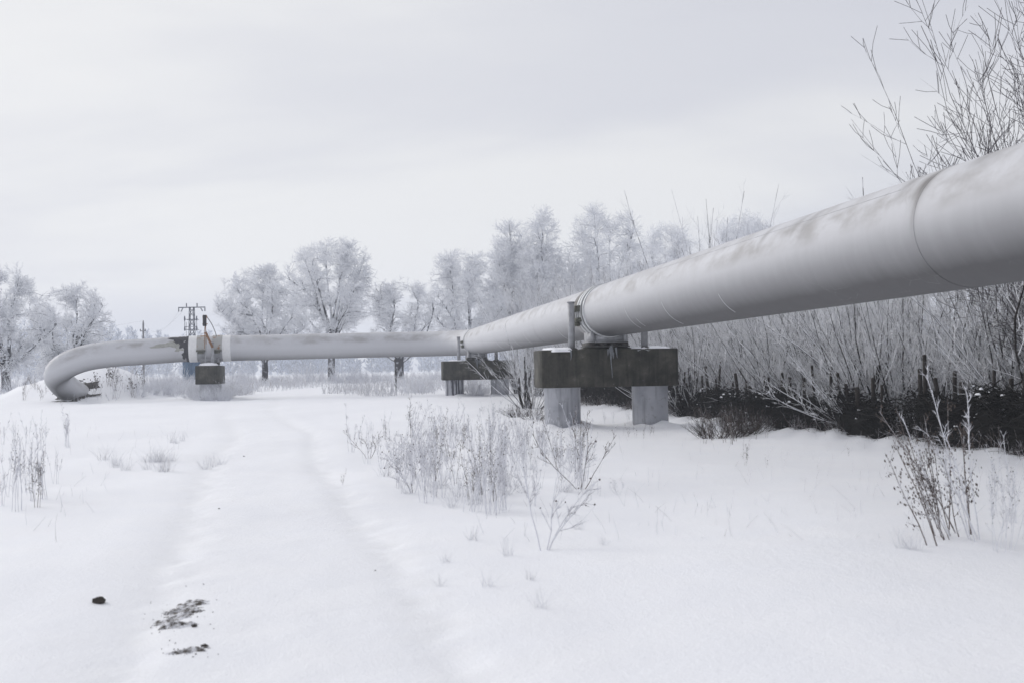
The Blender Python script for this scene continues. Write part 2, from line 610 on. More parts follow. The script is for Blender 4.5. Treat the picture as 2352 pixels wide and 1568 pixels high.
def make_column(name, peel):
    m, t, b = mat(name)
    c = coords(t)
    n = tex(t, scale=1.6, detail=5, vec=c)
    cs = coords(t, scale=(7, 7, .55))
    st = tex(t, scale=1.0, detail=6, rough=.65, vec=cs)
    col = ramp(t, n.outputs[0], [(.3, (.30, .312, .355)), (.5, (.42, .432, .47)), (.7, (.50, .51, .545))])
    sp = tex(t, scale=7, detail=5, rough=.75, vec=c)
    col = mixc(t, ramp(t, sp.outputs[0], [(.58, 0.0), (.68, .6)]), col, (.17, .16, .155))
    if peel:
        col = mixc(t, ramp(t, st.outputs[0], [(.44, .95), (.52, 0.0)]), col, (.045, .047, .065))
    else:
        col = mixc(t, ramp(t, st.outputs[0], [(.32, .6), (.48, 0.0)]), col, (.15, .155, .175))
    t.links.new(col, b.inputs['Base Color'])
    b.inputs['Roughness'].default_value = .6
    b.inputs['Metallic'].default_value = .15
    bump(t, b, n.outputs[0], .2, .02)
    return m


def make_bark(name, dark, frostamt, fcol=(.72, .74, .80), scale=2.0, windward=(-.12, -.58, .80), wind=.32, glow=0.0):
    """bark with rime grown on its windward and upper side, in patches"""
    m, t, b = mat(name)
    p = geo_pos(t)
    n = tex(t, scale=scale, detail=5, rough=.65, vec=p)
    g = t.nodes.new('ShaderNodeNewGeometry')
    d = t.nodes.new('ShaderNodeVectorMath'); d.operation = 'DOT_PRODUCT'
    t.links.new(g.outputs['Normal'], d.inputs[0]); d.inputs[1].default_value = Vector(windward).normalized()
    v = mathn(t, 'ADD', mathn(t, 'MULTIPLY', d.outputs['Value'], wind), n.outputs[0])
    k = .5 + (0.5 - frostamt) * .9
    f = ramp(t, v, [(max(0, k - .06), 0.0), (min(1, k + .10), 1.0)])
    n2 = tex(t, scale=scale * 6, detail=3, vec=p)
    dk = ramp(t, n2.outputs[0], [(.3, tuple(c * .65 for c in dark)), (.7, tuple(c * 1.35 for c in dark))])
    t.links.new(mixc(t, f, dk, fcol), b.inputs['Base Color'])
    b.inputs['Roughness'].default_value = .9
    b.inputs['Specular IOR Level'].default_value = .15
    bump(t, b, n2.outputs[0], .4, .02)
    if glow:      # rime lets light through
        tl = t.nodes.new('ShaderNodeBsdfTranslucent'); tl.inputs[0].default_value = (*fcol, 1)
        mx_ = t.nodes.new('ShaderNodeMixShader')
        t.links.new(mathn(t, 'MULTIPLY', f, glow), mx_.inputs[0])
        t.links.new(b.outputs[0], mx_.inputs[1]); t.links.new(tl.outputs[0], mx_.inputs[2])
        t.links.new(mx_.outputs[0], t.nodes['Material Output'].inputs['Surface'])
    return m


def make_white(name, col, rough=.55):
    return simple(name, col, rough, 0, .06, 9, .1)


def make_rusty(name, base, rust, lo=.48, hi=.60, scale=3.5):
    m, t, b = mat(name)
    c = coords(t)
    n = tex(t, scale=scale, detail=6, rough=.7, vec=c)
    f = ramp(t, n.outputs[0], [(lo, 0.0), (hi, 1.0)])
    n2 = tex(t, scale=20, detail=3, vec=c)
    rc = ramp(t, n2.outputs[0], [(.3, tuple(k * .6 for k in rust)), (.7, tuple(k * 1.3 for k in rust))])
    t.links.new(mixc(t, f, base, rc), b.inputs['Base Color'])
    b.inputs['Roughness'].default_value = .75
    bump(t, b, n.outputs[0], .3, .01)
    return m


def make_ice():
    m, t, b = mat('ice')
    n = tex(t, scale=14, detail=4, vec=coords(t))
    t.links.new(ramp(t, n.outputs[0], [(.3, (.38, .40, .43)), (.7, (.60, .63, .68))]), b.inputs['Base Color'])
    b.inputs['Roughness'].default_value = .18
    b.inputs['Transmission Weight'].default_value = .65
    b.inputs['IOR'].default_value = 1.31
    bump(t, b, n.outputs[0], .5, .02)
    return m


M = {}
M['snow'] = make_snow()
M['concrete'] = make_concrete()
M['column'] = make_column('column_paint', False)
M['column_peel'] = make_column('peeling_column_paint', True)
M['steel'] = simple('grey_steel', (.34, .346, .365), .55, .25, .22, 6)
M['clampwhite'] = simple('pale_clamp_paint', (.60, .615, .63), .5, .1, .12, 7)
M['groove'] = simple('dark_rubber', (.035, .034, .033), .85)
M['gasket'] = make_rusty('weathered_gasket', (.36, .36, .37), (.10, .085, .07), .42, .62, 2.2)
M['olive'] = make_rusty('olive_lug_paint', (.13, .135, .11), (.07, .05, .04), .55, .7, 9)
M['bearing'] = make_rusty('dirty_bearing_steel', (.10, .102, .10), (.045, .035, .03), .45, .65, 8)
M['white'] = make_white('white_band_paint', (.80, .80, .80))
M['rust'] = make_rusty('rusty_arm', (.20, .11, .055), (.26, .12, .05), .4, .6, 12)
M['saddle_rust'] = make_rusty('rust_stained_saddle', (.42, .42, .41), (.30, .15, .07), .53, .60, 2.6)
M['patch'] = simple('bitumen_patch', (.045, .043, .05), .8, 0, .35, 9)
M['peelgrey'] = simple('bare_primer', (.36, .36, .33), .7, 0, .2, 9)
M['pylon'] = simple('blue_grey_lattice_steel', (.075, .085, .12), .6, .3)
M['dark'] = simple('black_painted_metal', (.018, .016, .018), .6)
M['wood'] = simple('weathered_pole_wood', (.10, .095, .10), .85, 0, .3, 20)
M['blue'] = simple('blue_container_paint', (.10, .17, .27), .6, 0, .2, 2)
M['wire'] = simple('wire', (.16, .165, .19), .5)
M['bark'] = make_bark('dark_bark', (.030, .029, .035), .40, (.88, .90, .94), scale=2.6)
M['trunk'] = make_bark('trunk_bark', (.040, .038, .042), .20, scale=2.0)
M['rime'] = make_bark('rime_twigs', (.12, .12, .14), .95, (.94, .95, .975), scale=3.2)
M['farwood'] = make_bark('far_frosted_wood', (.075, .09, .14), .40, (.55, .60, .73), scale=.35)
M['shoot'] = make_bark('rimed_shoots', (.050, .045, .043), .70, (.93, .94, .97), scale=4.0, wind=.6)
M['shootstem'] = make_bark('darker_shoots', (.032, .028, .027), .33, (.90, .91, .95), scale=3.0, wind=.5)
M['brownbush'] = make_bark('brown_twigs', (.048, .038, .033), .08, (.7, .71, .76), scale=6.0)
M['stump'] = make_bark('stump_bark', (.022, .019, .018), .20, (.72, .74, .8), scale=5.0)
M['bare'] = make_bark('bare_branch', (.115, .107, .115), .20, (.70, .71, .76), scale=6.0)
M['brush'] = simple('old_brushwood', (.008, .007, .006), .95, 0, .45, 30)
M['stake'] = simple('dark_stake_wood', (.026, .021, .018), .9, 0, .4, 14)
M['soil'] = simple('frozen_soil', (.040, .034, .029), .95, 0, .5, 9, .6, .03)


def make_dusted():
    m, t, b = mat('snow_dusted_soil')
    p = geo_pos(t)
    n = tex(t, scale=22, detail=6, rough=.75, vec=p)
    n2 = tex(t, scale=60, detail=3, vec=p)
    c = ramp(t, n2.outputs[0], [(.3, (.035, .029, .024)), (.7, (.13, .112, .096))])
    t.links.new(mixc(t, ramp(t, n.outputs[0], [(.43, 0.0), (.57, .92)]), c, (.84, .85, .89)), b.inputs['Base Color'])
    b.inputs['Roughness'].default_value = .9
    bump(t, b, n2.outputs[0], .6, .02)
    return m


M['dusted'] = make_dusted()
M['stalk'] = make_bark('dry_stalk', (.14, .115, .105), .28, (.76, .77, .82), scale=9.0)
M['frost_stalk'] = make_bark('frosted_stalk', (.15, .13, .125), .60, (.80, .81, .86), scale=9.0)
M['seed'] = simple('dry_seed_head', (.070, .056, .052), .9, 0, .45, 20)
M['leaf'] = simple('withered_leaf', (.085, .066, .056), .9, 0, .45, 20)
M['grass'] = make_bark('frosted_grass', (.26, .225, .20), .62, (.74, .755, .80), scale=4.0)
M['bushrime'] = make_bark('rimed_bush', (.16, .15, .16), .70, (.80, .815, .86), scale=4.0)
M['ice'] = make_ice()
M['snowcap'] = simple('lying_snow', (.88, .895, .935), .6, 0, .03, 8, .4, .03)

# ------------------------------------------------------------------ ground sheet


def graded(a, b, s0, growth, smax):
    out = [a]; s = s0
    while out[-1] < b:
        out.append(out[-1] + s); s = min(s * growth, smax)
    return out


ys = graded(3.5, 16, .045, 1.0, .045) + graded(16.05, 1000, .06, 1.016, 60)
ys = sorted(graded(-3.4, 20, .4, 1.15, 5) and [-18, -12, -8, -5, -2.5, 0, 1.2, 2.2, 3.0]) + ys
xp = graded(0, 6, .05, 1.0, .05) + graded(6.05, 1000, .06, 1.045, 80)
xs = sorted(set([-v for v in xp] + xp))
ys = np.array([y for y in ys if y <= 900]); xs = np.array([x for x in xs if abs(x) <= 900])
X, Y = np.meshgrid(xs, ys)
Zt = zg(X, Y)
nx, ny = len(xs), len(ys)
I = np.arange(nx * ny).reshape(ny, nx)
Q = np.stack([I[:-1, :-1], I[:-1, 1:], I[1:, 1:], I[1:, :-1]], -1).reshape(-1, 4)
g = MB().add(np.stack([X, Y, Zt], -1).reshape(-1, 3), Q)
ground = g.build('ground', M['snow'], None, True)
tag(ground, 'flat field under fresh snow with a vehicle track across it', kind='structure')
dT, rT = rutmask(X, Y)
pk = np.clip(np.exp(-(dT / 1.35) ** 6) * .2 + rT * .9, 0, 1) * np.clip((120 - Y) / 40, 0, 1)
al = ground.data.attributes.new('packed', 'FLOAT', 'POINT')
al.data.foreach_set('value', pk.ravel().astype(np.float32))

# ------------------------------------------------------------------ the pipe
PR = 0.65
PZ = EYE + 1.09 * 1.3
A1 = at(1388, 715, 28.7); A1 = np.array([A1[0], A1[1], PZ])       # over the near support
A2 = at(1094, 780, 56.6); A2 = np.array([A2[0], A2[1], PZ])       # over the middle support
dirA = unit(A2 - A1)
A0 = A1 - dirA * 25.0
A3p = at(483, 800, 58.6)
A3 = np.array([A3p[0], A3p[1], PZ - .08])                         # over the far support
# bend after the middle support
start = A2 + dirA * .5
Rb = 3.6
left = np.array([-dirA[1], dirA[0], 0.0])
cen = start + left * Rb
path = []
for s in np.linspace(0, 1, 26):
    path.append(A0 + (start - A0) * s)
v3 = A3 - cen
dd = np.linalg.norm(v3[:2]); base_ang = math.atan2(v3[1], v3[0])
th_end = base_ang - math.acos(Rb / dd)           # tangent point
a0 = math.atan2(-left[1], -left[0])
if th_end < a0: th_end += 2 * math.pi
if th_end - a0 > math.pi: th_end -= 2 * math.pi
cands = [base_ang - math.acos(Rb / dd), base_ang + math.acos(Rb / dd)]
best = None
for c_ in cands:
    c2 = c_
    while c2 < a0: c2 += 2 * math.pi
    tdir = np.array([-math.sin(c2), math.cos(c2)])
    pt = cen[:2] + Rb * np.array([math.cos(c2), math.sin(c2)])
    if tdir @ (A3[:2] - pt) > 0 and (best is None or c2 < best): best = c2
for a in np.linspace(a0, best, 16)[1:]:
    path.append(np.array([cen[0] + Rb * math.cos(a), cen[1] + Rb * math.sin(a), PZ]))
tp = path[-1]
for s in np.linspace(0, 1, 12)[1:]:
    path.append(tp + (A3 - tp) * s)
d3 = unit(A3 - tp)
path.append(A3 + d3 * 1.6)
elb = [at(330, 807.5, 57.6), at(262, 812, 57.2), at(196, 822, 56.9), at(150, 840, 56.7), at(132, 861, 56.9), at(146, 883, 57.7), at(172, 902, 59.0), at(206, 926, 60.8)]
es = catmull([A3 + d3 * 1.6] + elb, 8)[1:]
path = np.vstack([path, es])
# resample by arc length
seg = np.linalg.norm(np.diff(path, axis=0), axis=1)
ARC = np.concatenate([[0], np.cumsum(seg)])


def pipe_at(s):
    s = np.asarray(s, float)
    return np.stack([np.interp(s, ARC, path[:, k]) for k in range(3)], -1)


def pipe_tan(s):
    return unit(pipe_at(np.asarray(s) + .15) - pipe_at(np.asarray(s) - .15))


def s_of(p):
    ss = np.linspace(0, ARC[-1], 6000)
    return ss[np.argmin(np.linalg.norm(pipe_at(ss) - p, axis=1))]


S1, S2, S3 = s_of(A1), s_of(A2), s_of(A3)
JOINT = S1 - 17.0
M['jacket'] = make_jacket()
pipeline = empty('insulated_pipeline', (0, 0, 0))
tag(pipeline, 'large grey metal-clad pipeline raised on concrete supports and bending down into a snowy mound', 'pipeline')


def pipe_ring(name, s0, s1, r, m, parent, seg=72, lips=(0, 0), step=.22, a0=0.0, a1=1.0, jitter=0.0):
    """a shell round the pipe axis between s0 and s1; angles in turns from straight down, counted towards the left-hand side = .75"""
    n = max(2, int(math.ceil((s1 - s0) / step)) + 1)
    ss = np.linspace(s0, s1, n)
    rr = np.full(n, r)
    if lips[0] or lips[1]:
        ss = np.concatenate([[s0], [s0 + .02], ss[1:-1], [s1 - .02], [s1]])
        rr = np.full(len(ss), r); rr[0] += lips[0]; rr[1] += lips[0]; rr[-1] += lips[1]; rr[-2] += lips[1]
    # the two rims turn inward as strips of their own, so the sheet edge stays crisp
    ss = np.concatenate([[ss[0], ss[0]], ss, [ss[-1], ss[-1]]]); rr = np.concatenate([[rr[0] - (.03 if m is not M['jacket'] else .004), rr[0]], rr, [rr[-1], rr[-1] - (.03 if m is not M['jacket'] else .004)]])
    P = pipe_at(ss); T = pipe_tan(ss)
    side = unit(np.cross(T, np.array([0, 0, 1.])))
    # keep the frame steady through the elbow
    for i in range(len(side)):
        if np.linalg.norm(np.cross(T[i], [0, 0, 1.])) < .05 and i: side[i] = side[i - 1]
    upv = np.cross(side, T)
    full = a1 - a0 >= .999
    k = seg if full else max(4, int(seg * (a1 - a0)))
    a = np.linspace(a0, a1, k + 1)
    an = a * 2 * math.pi
    V = P[:, None] + rr[:, None, None] * (-np.cos(an)[None, :, None] * upv[:, None] + np.sin(an)[None, :, None] * side[:, None])
    m_, k_ = len(ss), k + 1
    I = np.arange(m_ * k_).reshape(m_, k_)
    Qd = np.stack([I[:-1, :-1], I[:-1, 1:], I[1:, 1:], I[1:, :-1]], -1)
    Qd = np.delete(Qd, [1, m_ - 3], axis=0).reshape(-1, 4)
    o = MB().add(V.reshape(-1, 3), Qd).build(name, m, parent, True)
    me = o.data
    uvl = me.uv_layers.new(name='UVMap')
    U = np.stack([np.broadcast_to(a[None], (m_, k_)), np.broadcast_to(ss[:, None], (m_, k_))], -1).reshape(-1, 2)
    li = np.zeros(len(me.loops), np.int32); me.loops.foreach_get('vertex_index', li)
    uvl.data.foreach_set('uv', U[li].astype(np.float32).ravel())
    return o


rp = random.Random(4)
cuts = [0.0, JOINT, S1 + .2, S1 + 7.1, S1 + 13.9, S1 + 20.6, S2 + .2]
while cuts[-1] < ARC[-1] - 1.2:
    s = cuts[-1]
    inelb = s > S3 + 2.0 or abs(s - S2 - 3.5) < 3.6
    cuts.append(s + (rp.uniform(.85, 1.0) if inelb else rp.uniform(2.7, 3.3)))
cuts.append(ARC[-1])
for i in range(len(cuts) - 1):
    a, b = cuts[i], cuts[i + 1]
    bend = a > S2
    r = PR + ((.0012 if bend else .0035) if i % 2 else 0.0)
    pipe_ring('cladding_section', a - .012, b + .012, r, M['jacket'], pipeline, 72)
# lengthwise lap seam of the nearest run
sm = MB()
ss = np.linspace(S1 - 16.4, S1 - 6.5, 40)
Pm = pipe_at(ss); Tm = pipe_tan(ss); sd = unit(np.cross(Tm, [0, 0, 1.])); um = np.cross(sd, Tm)
an = .625 * 2 * math.pi
sm.tubes((Pm + (PR + .003) * (-math.cos(an) * um + math.sin(an) * sd))[None], np.full((1, 40), .004), 5)
sm.build('lap_seam', M['steel'], pipeline, True)

for ds_, e0, e1 in ((-4.6, .79, .93), (-7.4, .80, .95), (-5.1, .86, .92), (-10.6, .82, .92), (3.4, .80, .93), (5.2, .60, .72), (9.3, .80, .92), (12.0, .82, .94), (16.5, .80, .93)):
    pipe_ring('sheet_edge', S1 + ds_, S1 + ds_ + .014, PR + .0062, M['clampwhite'], pipeline, 72, a0=e0, a1=e1)
# clamps on the near support: lip, two clamp bands, gasket
for (u0, u1, r, m_) in ((-.62, -.46, .026, 'clampwhite'), (-.46, -.30, .008, 'groove'), (-.30, -.10, .036, 'clampwhite'), (-.10, .02, .008, 'groove'),
                        (.02, .20, .034, 'clampwhite'), (.20, .30, .008, 'groove'), (.30, .78, .014, 'gasket')):
    pipe_ring({'clampwhite': 'clamp_band', 'groove': 'rubber_strip', 'gasket': 'gasket_band'}[m_], S1 + u0, S1 + u1, PR + r, M[m_], pipeline, 72)
for (u0, u1, r, m_) in ((-.25, -.14, .026, 'clampwhite'), (-.14, -.06, .008, 'groove'), (-.06, .10, .030, 'clampwhite'), (.10, .16, .008, 'groove'), (.16, .26, .016, 'gasket')):
    pipe_ring({'clampwhite': 'clamp_band', 'groove': 'rubber_strip', 'gasket': 'gasket_band'}[m_], S2 + u0, S2 + u1, PR + r, M[m_], pipeline, 72)


def frame_at(s):
    P = pipe_at(s); T = pipe_tan(s); sd = unit(np.cross(T, np.array([0, 0, 1.]))); up = np.cross(sd, T)
    return P, T, sd, up


def lug(s, turn, sc=1.0):
    """bolted clamp lug: two ears with bolts between them"""
    P, T, sd, up = frame_at(s)
    an = turn * 2 * math.pi
    o = -math.cos(an) * up + math.sin(an) * sd          # outward
    tg = np.cross(o, T)
    tg = tg if tg[2] > 0 else -tg
    rot = np.stack([T, o, tg], 1)
    c = P + o * (PR + .06)
    l = MB()
    l.box(c + tg * .13 * sc, (.62 * sc, .14, .15 * sc), rot)
    l.box(c - tg * .15 * sc, (.62 * sc, .15, .10 * sc), rot)
    l.box(c - tg * .24 * sc + T * .1 * sc, (.22 * sc, .12, .12 * sc), rot)
    lo = l.build('clamp_lug', M['olive'], pipeline)
    for k in (-.22, -.02, .2):
        bmx = MB(); q = c + T * k * sc + o * .02
        bmx.tubes(np.stack([q - tg * .2 * sc, q + tg * .22 * sc])[None], np.full((1, 2), .022 * sc), 6)
        bmx.build('bolt', M['clampwhite'], lo)


lug(S1 + .05, .765)
lug(S2 + .05, .775, .72)

# far support: white bands, rust stained saddle straps, stripped dark patch
for u0, u1 in ((-1.05, -.64), (.62, 1.03)):
    pipe_ring('white_band', S3 + u0, S3 + u1, PR + .022, M['white'], pipeline, 72)
for u0, u1 in ((-.64, -.16), (.17, .62)):
    pipe_ring('saddle_strap', S3 + u0, S3 + u1, PR + .034, M['saddle_rust'], pipeline, 72, a0=.27 + .5 - .02, a1=.75 - .5 + 1.02) if False else \
        pipe_ring('saddle_strap', S3 + u0, S3 + u1, PR + .034, M['saddle_rust'], pipeline, 72, a0=.25, a1=.77)
    pipe_ring('lower_strap', S3 + u0 + .03, S3 + u1 - .03, PR + .016, M['steel'], pipeline, 72)
for u0 in (-.64, .17):
    P, T, sd, up = frame_at(S3 + u0 + .24)
    an = .775 * 2 * math.pi
    o = -math.cos(an) * up + math.sin(an) * sd
    rot = np.stack([T, o, np.cross(T, o)], 1)
    l = MB(); l.box(P + o * (PR + .06), (.46, .16, .07), rot); l.box(P + o * (PR + .07) - up * .10, (.30, .14, .08), rot)
    l.build('strap_flange', M['olive'], pipeline)
dk = pipe_ring('end_strip', S3 + 1.03, S3 + 1.16, PR + .010, M['patch'], pipeline, 72)


def irregular_patch(name, s0, s1, a0, a1, r, m, seed, parent):
    """thin flake of bare metal or bitumen with a torn outline"""
    rg = np.random.RandomState(seed)
    n = 46
    th = np.linspace(0, 2 * math.pi, n, endpoint=False)
    rad = 1 + .22 * np.sin(3 * th + rg.uniform(0, 6)) + .18 * np.sin(5 * th + rg.uniform(0, 6)) + rg.uniform(-.16, .16, n)
    P2 = []
    for k in (0, .33, .66, 1):
        s = (s0 + s1) / 2 + (s1 - s0) / 2 * rad * np.cos(th) * k
        a = (a0 + a1) / 2 + (a1 - a0) / 2 * rad * np.sin(th) * k
        an = a * 2 * math.pi
        P, T, sd, up = frame_at(s)
        P2.append(P + r * (-np.cos(an)[:, None] * up + np.sin(an)[:, None] * sd))
    V = np.concatenate(P2)
    Qd = [(k * n + i, k * n + (i + 1) % n, (k + 1) * n + (i + 1) % n, (k + 1) * n + i) for k in range(3) for i in range(n)]
    return MB().add(V, Qd).build(name, m, parent, True)


irregular_patch('stripped_patch', S3 + 1.0, S3 + 2.0, .545, .70, PR + .0085, M['patch'], 3, pipeline)
irregular_patch('stripped_patch', S3 + 1.0, S3 + 1.45, .66, .76, PR + .0085, M['patch'], 5, pipeline)
irregular_patch('stripped_patch', S3 + 1.0, S3 + 1.35, .76, .90, PR + .0085, M['patch'], 9, pipeline)
irregular_patch('bare_primer_flake', S3 + 1.3, S3 + 2.9, .655, .725, PR + .007, M['peelgrey'], 7, pipeline)
irregular_patch('bare_primer_flake', S3 + 1.3, S3 + 1.9, .73, .78, PR + .007, M['peelgrey'], 8, pipeline)

# ------------------------------------------------------------------ supports
BEAM_TOP, BEAM_BOT = 1.96, 1.03


def support(pt, tan, label, m_left, m_right, far=False, zbase=0.0):
    ang = math.atan2(tan[1], tan[0]) - math.pi / 2        # local y along the pipe
    root = empty('pipe_support', (pt[0], pt[1], zbase), ang)
    tag(root, label, 'pipe support', 'concrete supports carrying the pipeline')
    h = lambda z: z - zbase
    bw = 1.14
    bm = MB()
    bm.bbox((0, 0, h((BEAM_TOP + BEAM_BOT) / 2)), (3.46, bw, BEAM_TOP - BEAM_BOT), .022)
    bm.build('crossbeam', M['concrete'], root)
    # sloping screed under the bearing
    sc = MB(); sc.box((0, 0, h(BEAM_TOP + .028)), (1.30, .95, .06), taper=.72)
    sc.build('bearing_plinth', M['concrete'], root)
    for sx, mm in ((-1.12, m_left), (1.14, m_right)):
        c = MB(); c.lathe([(.455, h(-.6)), (.455, h(BEAM_BOT - .02)), (.47, h(BEAM_BOT - .015)), (.47, h(BEAM_BOT + .01))], 40, (sx, 0, 0))
        c.build('column', mm, root, True)
    for sx in (-.92, .94):
        p = MB(); p.lathe([(.085, h(BEAM_TOP - .02)), (.085, h(BEAM_TOP + 1.16))], 20, (sx, -.32 if not far else -.2, 0))
        po = p.build('guide_post', M['steel'], root)
        p = MB(); p.lathe([(.10, h(BEAM_TOP + 1.16)), (.10, h(BEAM_TOP + 1.185))], 20, (sx, -.32 if not far else -.2, 0))
        p.build('post_cap', M['steel'], po)
        p = MB(); p.lathe([(.15, h(BEAM_TOP - .01)), (.15, h(BEAM_TOP + .02)), (.10, h(BEAM_TOP + .045))], 20, (sx, -.32 if not far else -.2, 0))
        p.build('post_foot', M['bearing'], po)
    # sliding bearing: base plate, rollers, top plate, cradle
    z = BEAM_TOP + .055
    be = empty('sliding_bearing'); be.parent = root
    m = MB(); m.box((0, 0, h(z + .015)), (1.06, .92, .03)); m.build('base_plate', M['bearing'], be)
    for x in (-.42, -.14, .14, .42):
        m = MB(); m.box((x, 0, h(z + .062)), (.16, .86, .06)); m.build('roller_guide', M['bearing'], be)
    m = MB(); m.box((0, 0, h(z + .105)), (.98, .9, .022)); m.build('top_plate', M['bearing'], be)
    m = MB()
    m.box((0, -.43, h(z + .235)), (.84, .025, .23)); m.box((0, .43, h(z + .235)), (.84, .025, .23))
    m.box((-.42, 0, h(z + .25)), (.03, .90, .26)); m.box((.42, 0, h(z + .25)), (.03, .90, .26))
    m.box((-.42, -.43, h(z + .25)), (.10, .10, .268)); m.box((.42, -.43, h(z + .25)), (.10, .10, .268))
    m.box((0, 0, h(z + .131)), (.96, .94, .026))
    m.build('cradle', M['steel'], be)
    return root


def zmin_at(p): return float(zg(p[0], p[1], False))


sup1 = support(A1, dirA, 'nearest concrete pipe support, wide dark crossbeam on two plain grey columns', M['column'], M['column'], zbase=zmin_at(A1))
sup2 = support(A2, dirA, 'middle concrete pipe support whose left column is streaked with peeling dark paint', M['column_peel'], M['column'], zbase=zmin_at(A2))
sup3 = support(A3, d3, 'farthest concrete pipe support seen end-on, snow on its beam, below the white pipe bands', M['column'], M['column'], True, zbase=zmin_at(A3))


def snow_cap(name, label, pts, th, seed):
    """pillow of snow over an outline of world points"""
    rg = np.random.RandomState(seed)
    P = np.array(pts, float)
    c = P.mean(0)
    n = len(P)
    V = [P, c + (P - c) * .82 + np.array([0, 0, th * .75]), c + (P - c) * .45 + np.array([0, 0, th * 1.05])]
    V = np.concatenate(V + [c[None] + np.array([[0, 0, th * 1.1]])])
    V[n:, 2] += rg.uniform(-.15, .15, len(V) - n) * th
    Qd = [(k * n + i, k * n + (i + 1) % n, (k + 1) * n + (i + 1) % n, (k + 1) * n + i) for k in range(2) for i in range(n)]
    T = [(2 * n + i, 2 * n + (i + 1) % n, 3 * n) for i in range(n)]
    o = MB().add(V, Qd, T).build(name, M['snowcap'], None, True)
    tag(o, label, 'snow', 'snow lying on the support beams')
    return o


def beam_snow(root, x0, x1, y0, y1, th, seed, label):
    rg = np.random.RandomState(seed)
    n = 30
    th_ = np.linspace(0, 2 * math.pi, n, endpoint=False)
    k = 1 + .10 * np.sin(3 * th_ + seed) + rg.uniform(-.09, .09, n)
    sx = np.sign(np.cos(th_)) * np.abs(np.cos(th_)) ** .7; sy = np.sign(np.sin(th_)) * np.abs(np.sin(th_)) ** .7
    px = (x0 + x1) / 2 + (x1 - x0) / 2 * sx * k; py = (y0 + y1) / 2 + (y1 - y0) / 2 * sy * k
    mw = Matrix.Translation(root.location) @ Matrix.Rotation(root.rotation_euler[2], 4, 'Z')
    pts = [tuple(mw @ Vector((a, b, BEAM_TOP - root.location[2] - .004 - (.05 if b < -.575 else 0)))) for a, b in zip(px, py)]
    snow_cap('snow_patch', label, pts, th, seed)


beam_snow(sup1, -1.60, -.80, -.62, .46, .07, 1, 'snow patch on the left end of the nearest support beam')
beam_snow(sup1, .52, 1.62, -.60, .46, .065, 2, 'snow strip on the right half of the nearest support beam')
beam_snow(sup2, -1.45, -.60, -.60, .40, .06, 3, 'thin snow beside the left post of the middle support beam')
beam_snow(sup3, -1.70, -.65, -.50, .44, .13, 4, 'domed snow cap on the front end of the farthest support beam')


# icicles on the supports
def icicle(root, x, zt, ln, r, seed, label, bulb=.0):
    rg = np.random.RandomState(seed)
    mw = Matrix.Translation(root.location) @ Matrix.Rotation(root.rotation_euler[2], 4, 'Z')
    n = 14
    t = np.linspace(0, 1, n)
    P = np.array([tuple(mw @ Vector((x + .012 * math.sin(5 * k + seed), -.585 - .035 * (1 if k < .3 else .3), zt - root.location[2] - ln * k))) for k in t])
    rr = r * (1 - t) ** .8 + .006
    if bulb: rr = rr + bulb * np.exp(-((t - .16) / .09) ** 2)
    rr *= rg.uniform(.8, 1.2, n)
    m = MB(); m.tubes(P[None], rr[None], 8)
    if bulb:
        for k in range(9):
            q = P[2] + np.array([rg.uniform(-.13, .13), rg.uniform(-.05, .02), rg.uniform(-.05, .12)])
            e = q + np.array([rg.uniform(-.04, .04), -.01, -rg.uniform(.12, .28)])
            m.tubes(np.linspace(q, e, 4)[None], np.array([[.03, .026, .016, .004]]), 7)
    o = m.build('icicle', M['ice'], None, True)
    tag(o, label, 'icicle')


icicle(sup1, .02, 2.05, .80, .020, 3, 'thick forked icicle hanging from the bearing of the nearest support', .045)
icicle(sup1, -1.0, 1.965, .26, .014, 5, 'thin icicle under the left post of the nearest support beam')
icicle(sup2, -.02, 2.02, .45, .018, 7, 'icicle down the middle of the farther crossbeam with peeling column', .03)


# ------------------------------------------------------------------ mast with black box on the far support
def Ppx(x, y, Z): return at(x, y, Z)


ZM = 57.2
mast = empty('signal_mast', tuple(at(469, 838, ZM)))
tag(mast, 'rusty leaning signal mast with small black box above the far pipe support', 'signal mast')
mo = np.array(mast.location)


def rel(p): return np.asarray(p) - mo


m = MB()
m.tubes(np.stack([rel(at(473.5, 790, ZM)), rel(at(472.0, 745, ZM)), rel(at(474.5, 724, ZM))])[None], np.full((1, 3), .022), 6)
m.tubes(np.stack([rel(at(470.0, 800, ZM)), rel(at(469.5, 760, ZM)), rel(at(473.0, 728, ZM))])[None], np.full((1, 3), .016), 6)
m.build('mast_rod', M['rust'], mast)
m = MB(); m.bar(rel(at(472.0, 763, ZM)), rel(at(488.5, 798, ZM)), .12, .10); m.build('rusty_arm', M['rust'], mast)
m = MB(); m.box(rel(at(470.0, 736.5, ZM)), (.16, .14, .56)); bx = m.build('black_box', M['dark'], mast)
for y_ in (728.5, 744.5):
    m = MB(); m.box(rel(at(470.8, y_, ZM)), (.26, .05, .04)); m.build('mounting_bracket', M['rust'], bx)
m = MB(); m.tubes(catmull(np.stack([rel(at(474.5, 727, ZM)), rel(at(486, 744, ZM)), rel(at(494, 762, ZM)), rel(at(497, 772, ZM + .9))]), 5)[None], np.full((1, 16), .018), 5)
m.build('stay_cable', M['dark'], mast)
m = MB(); m.tubes(np.stack([rel(at(471, 840, ZM)), rel(at(473.5, 788, ZM))])[None], np.full((1, 2), .02), 6); m.build('mast_foot', M['steel'], mast)

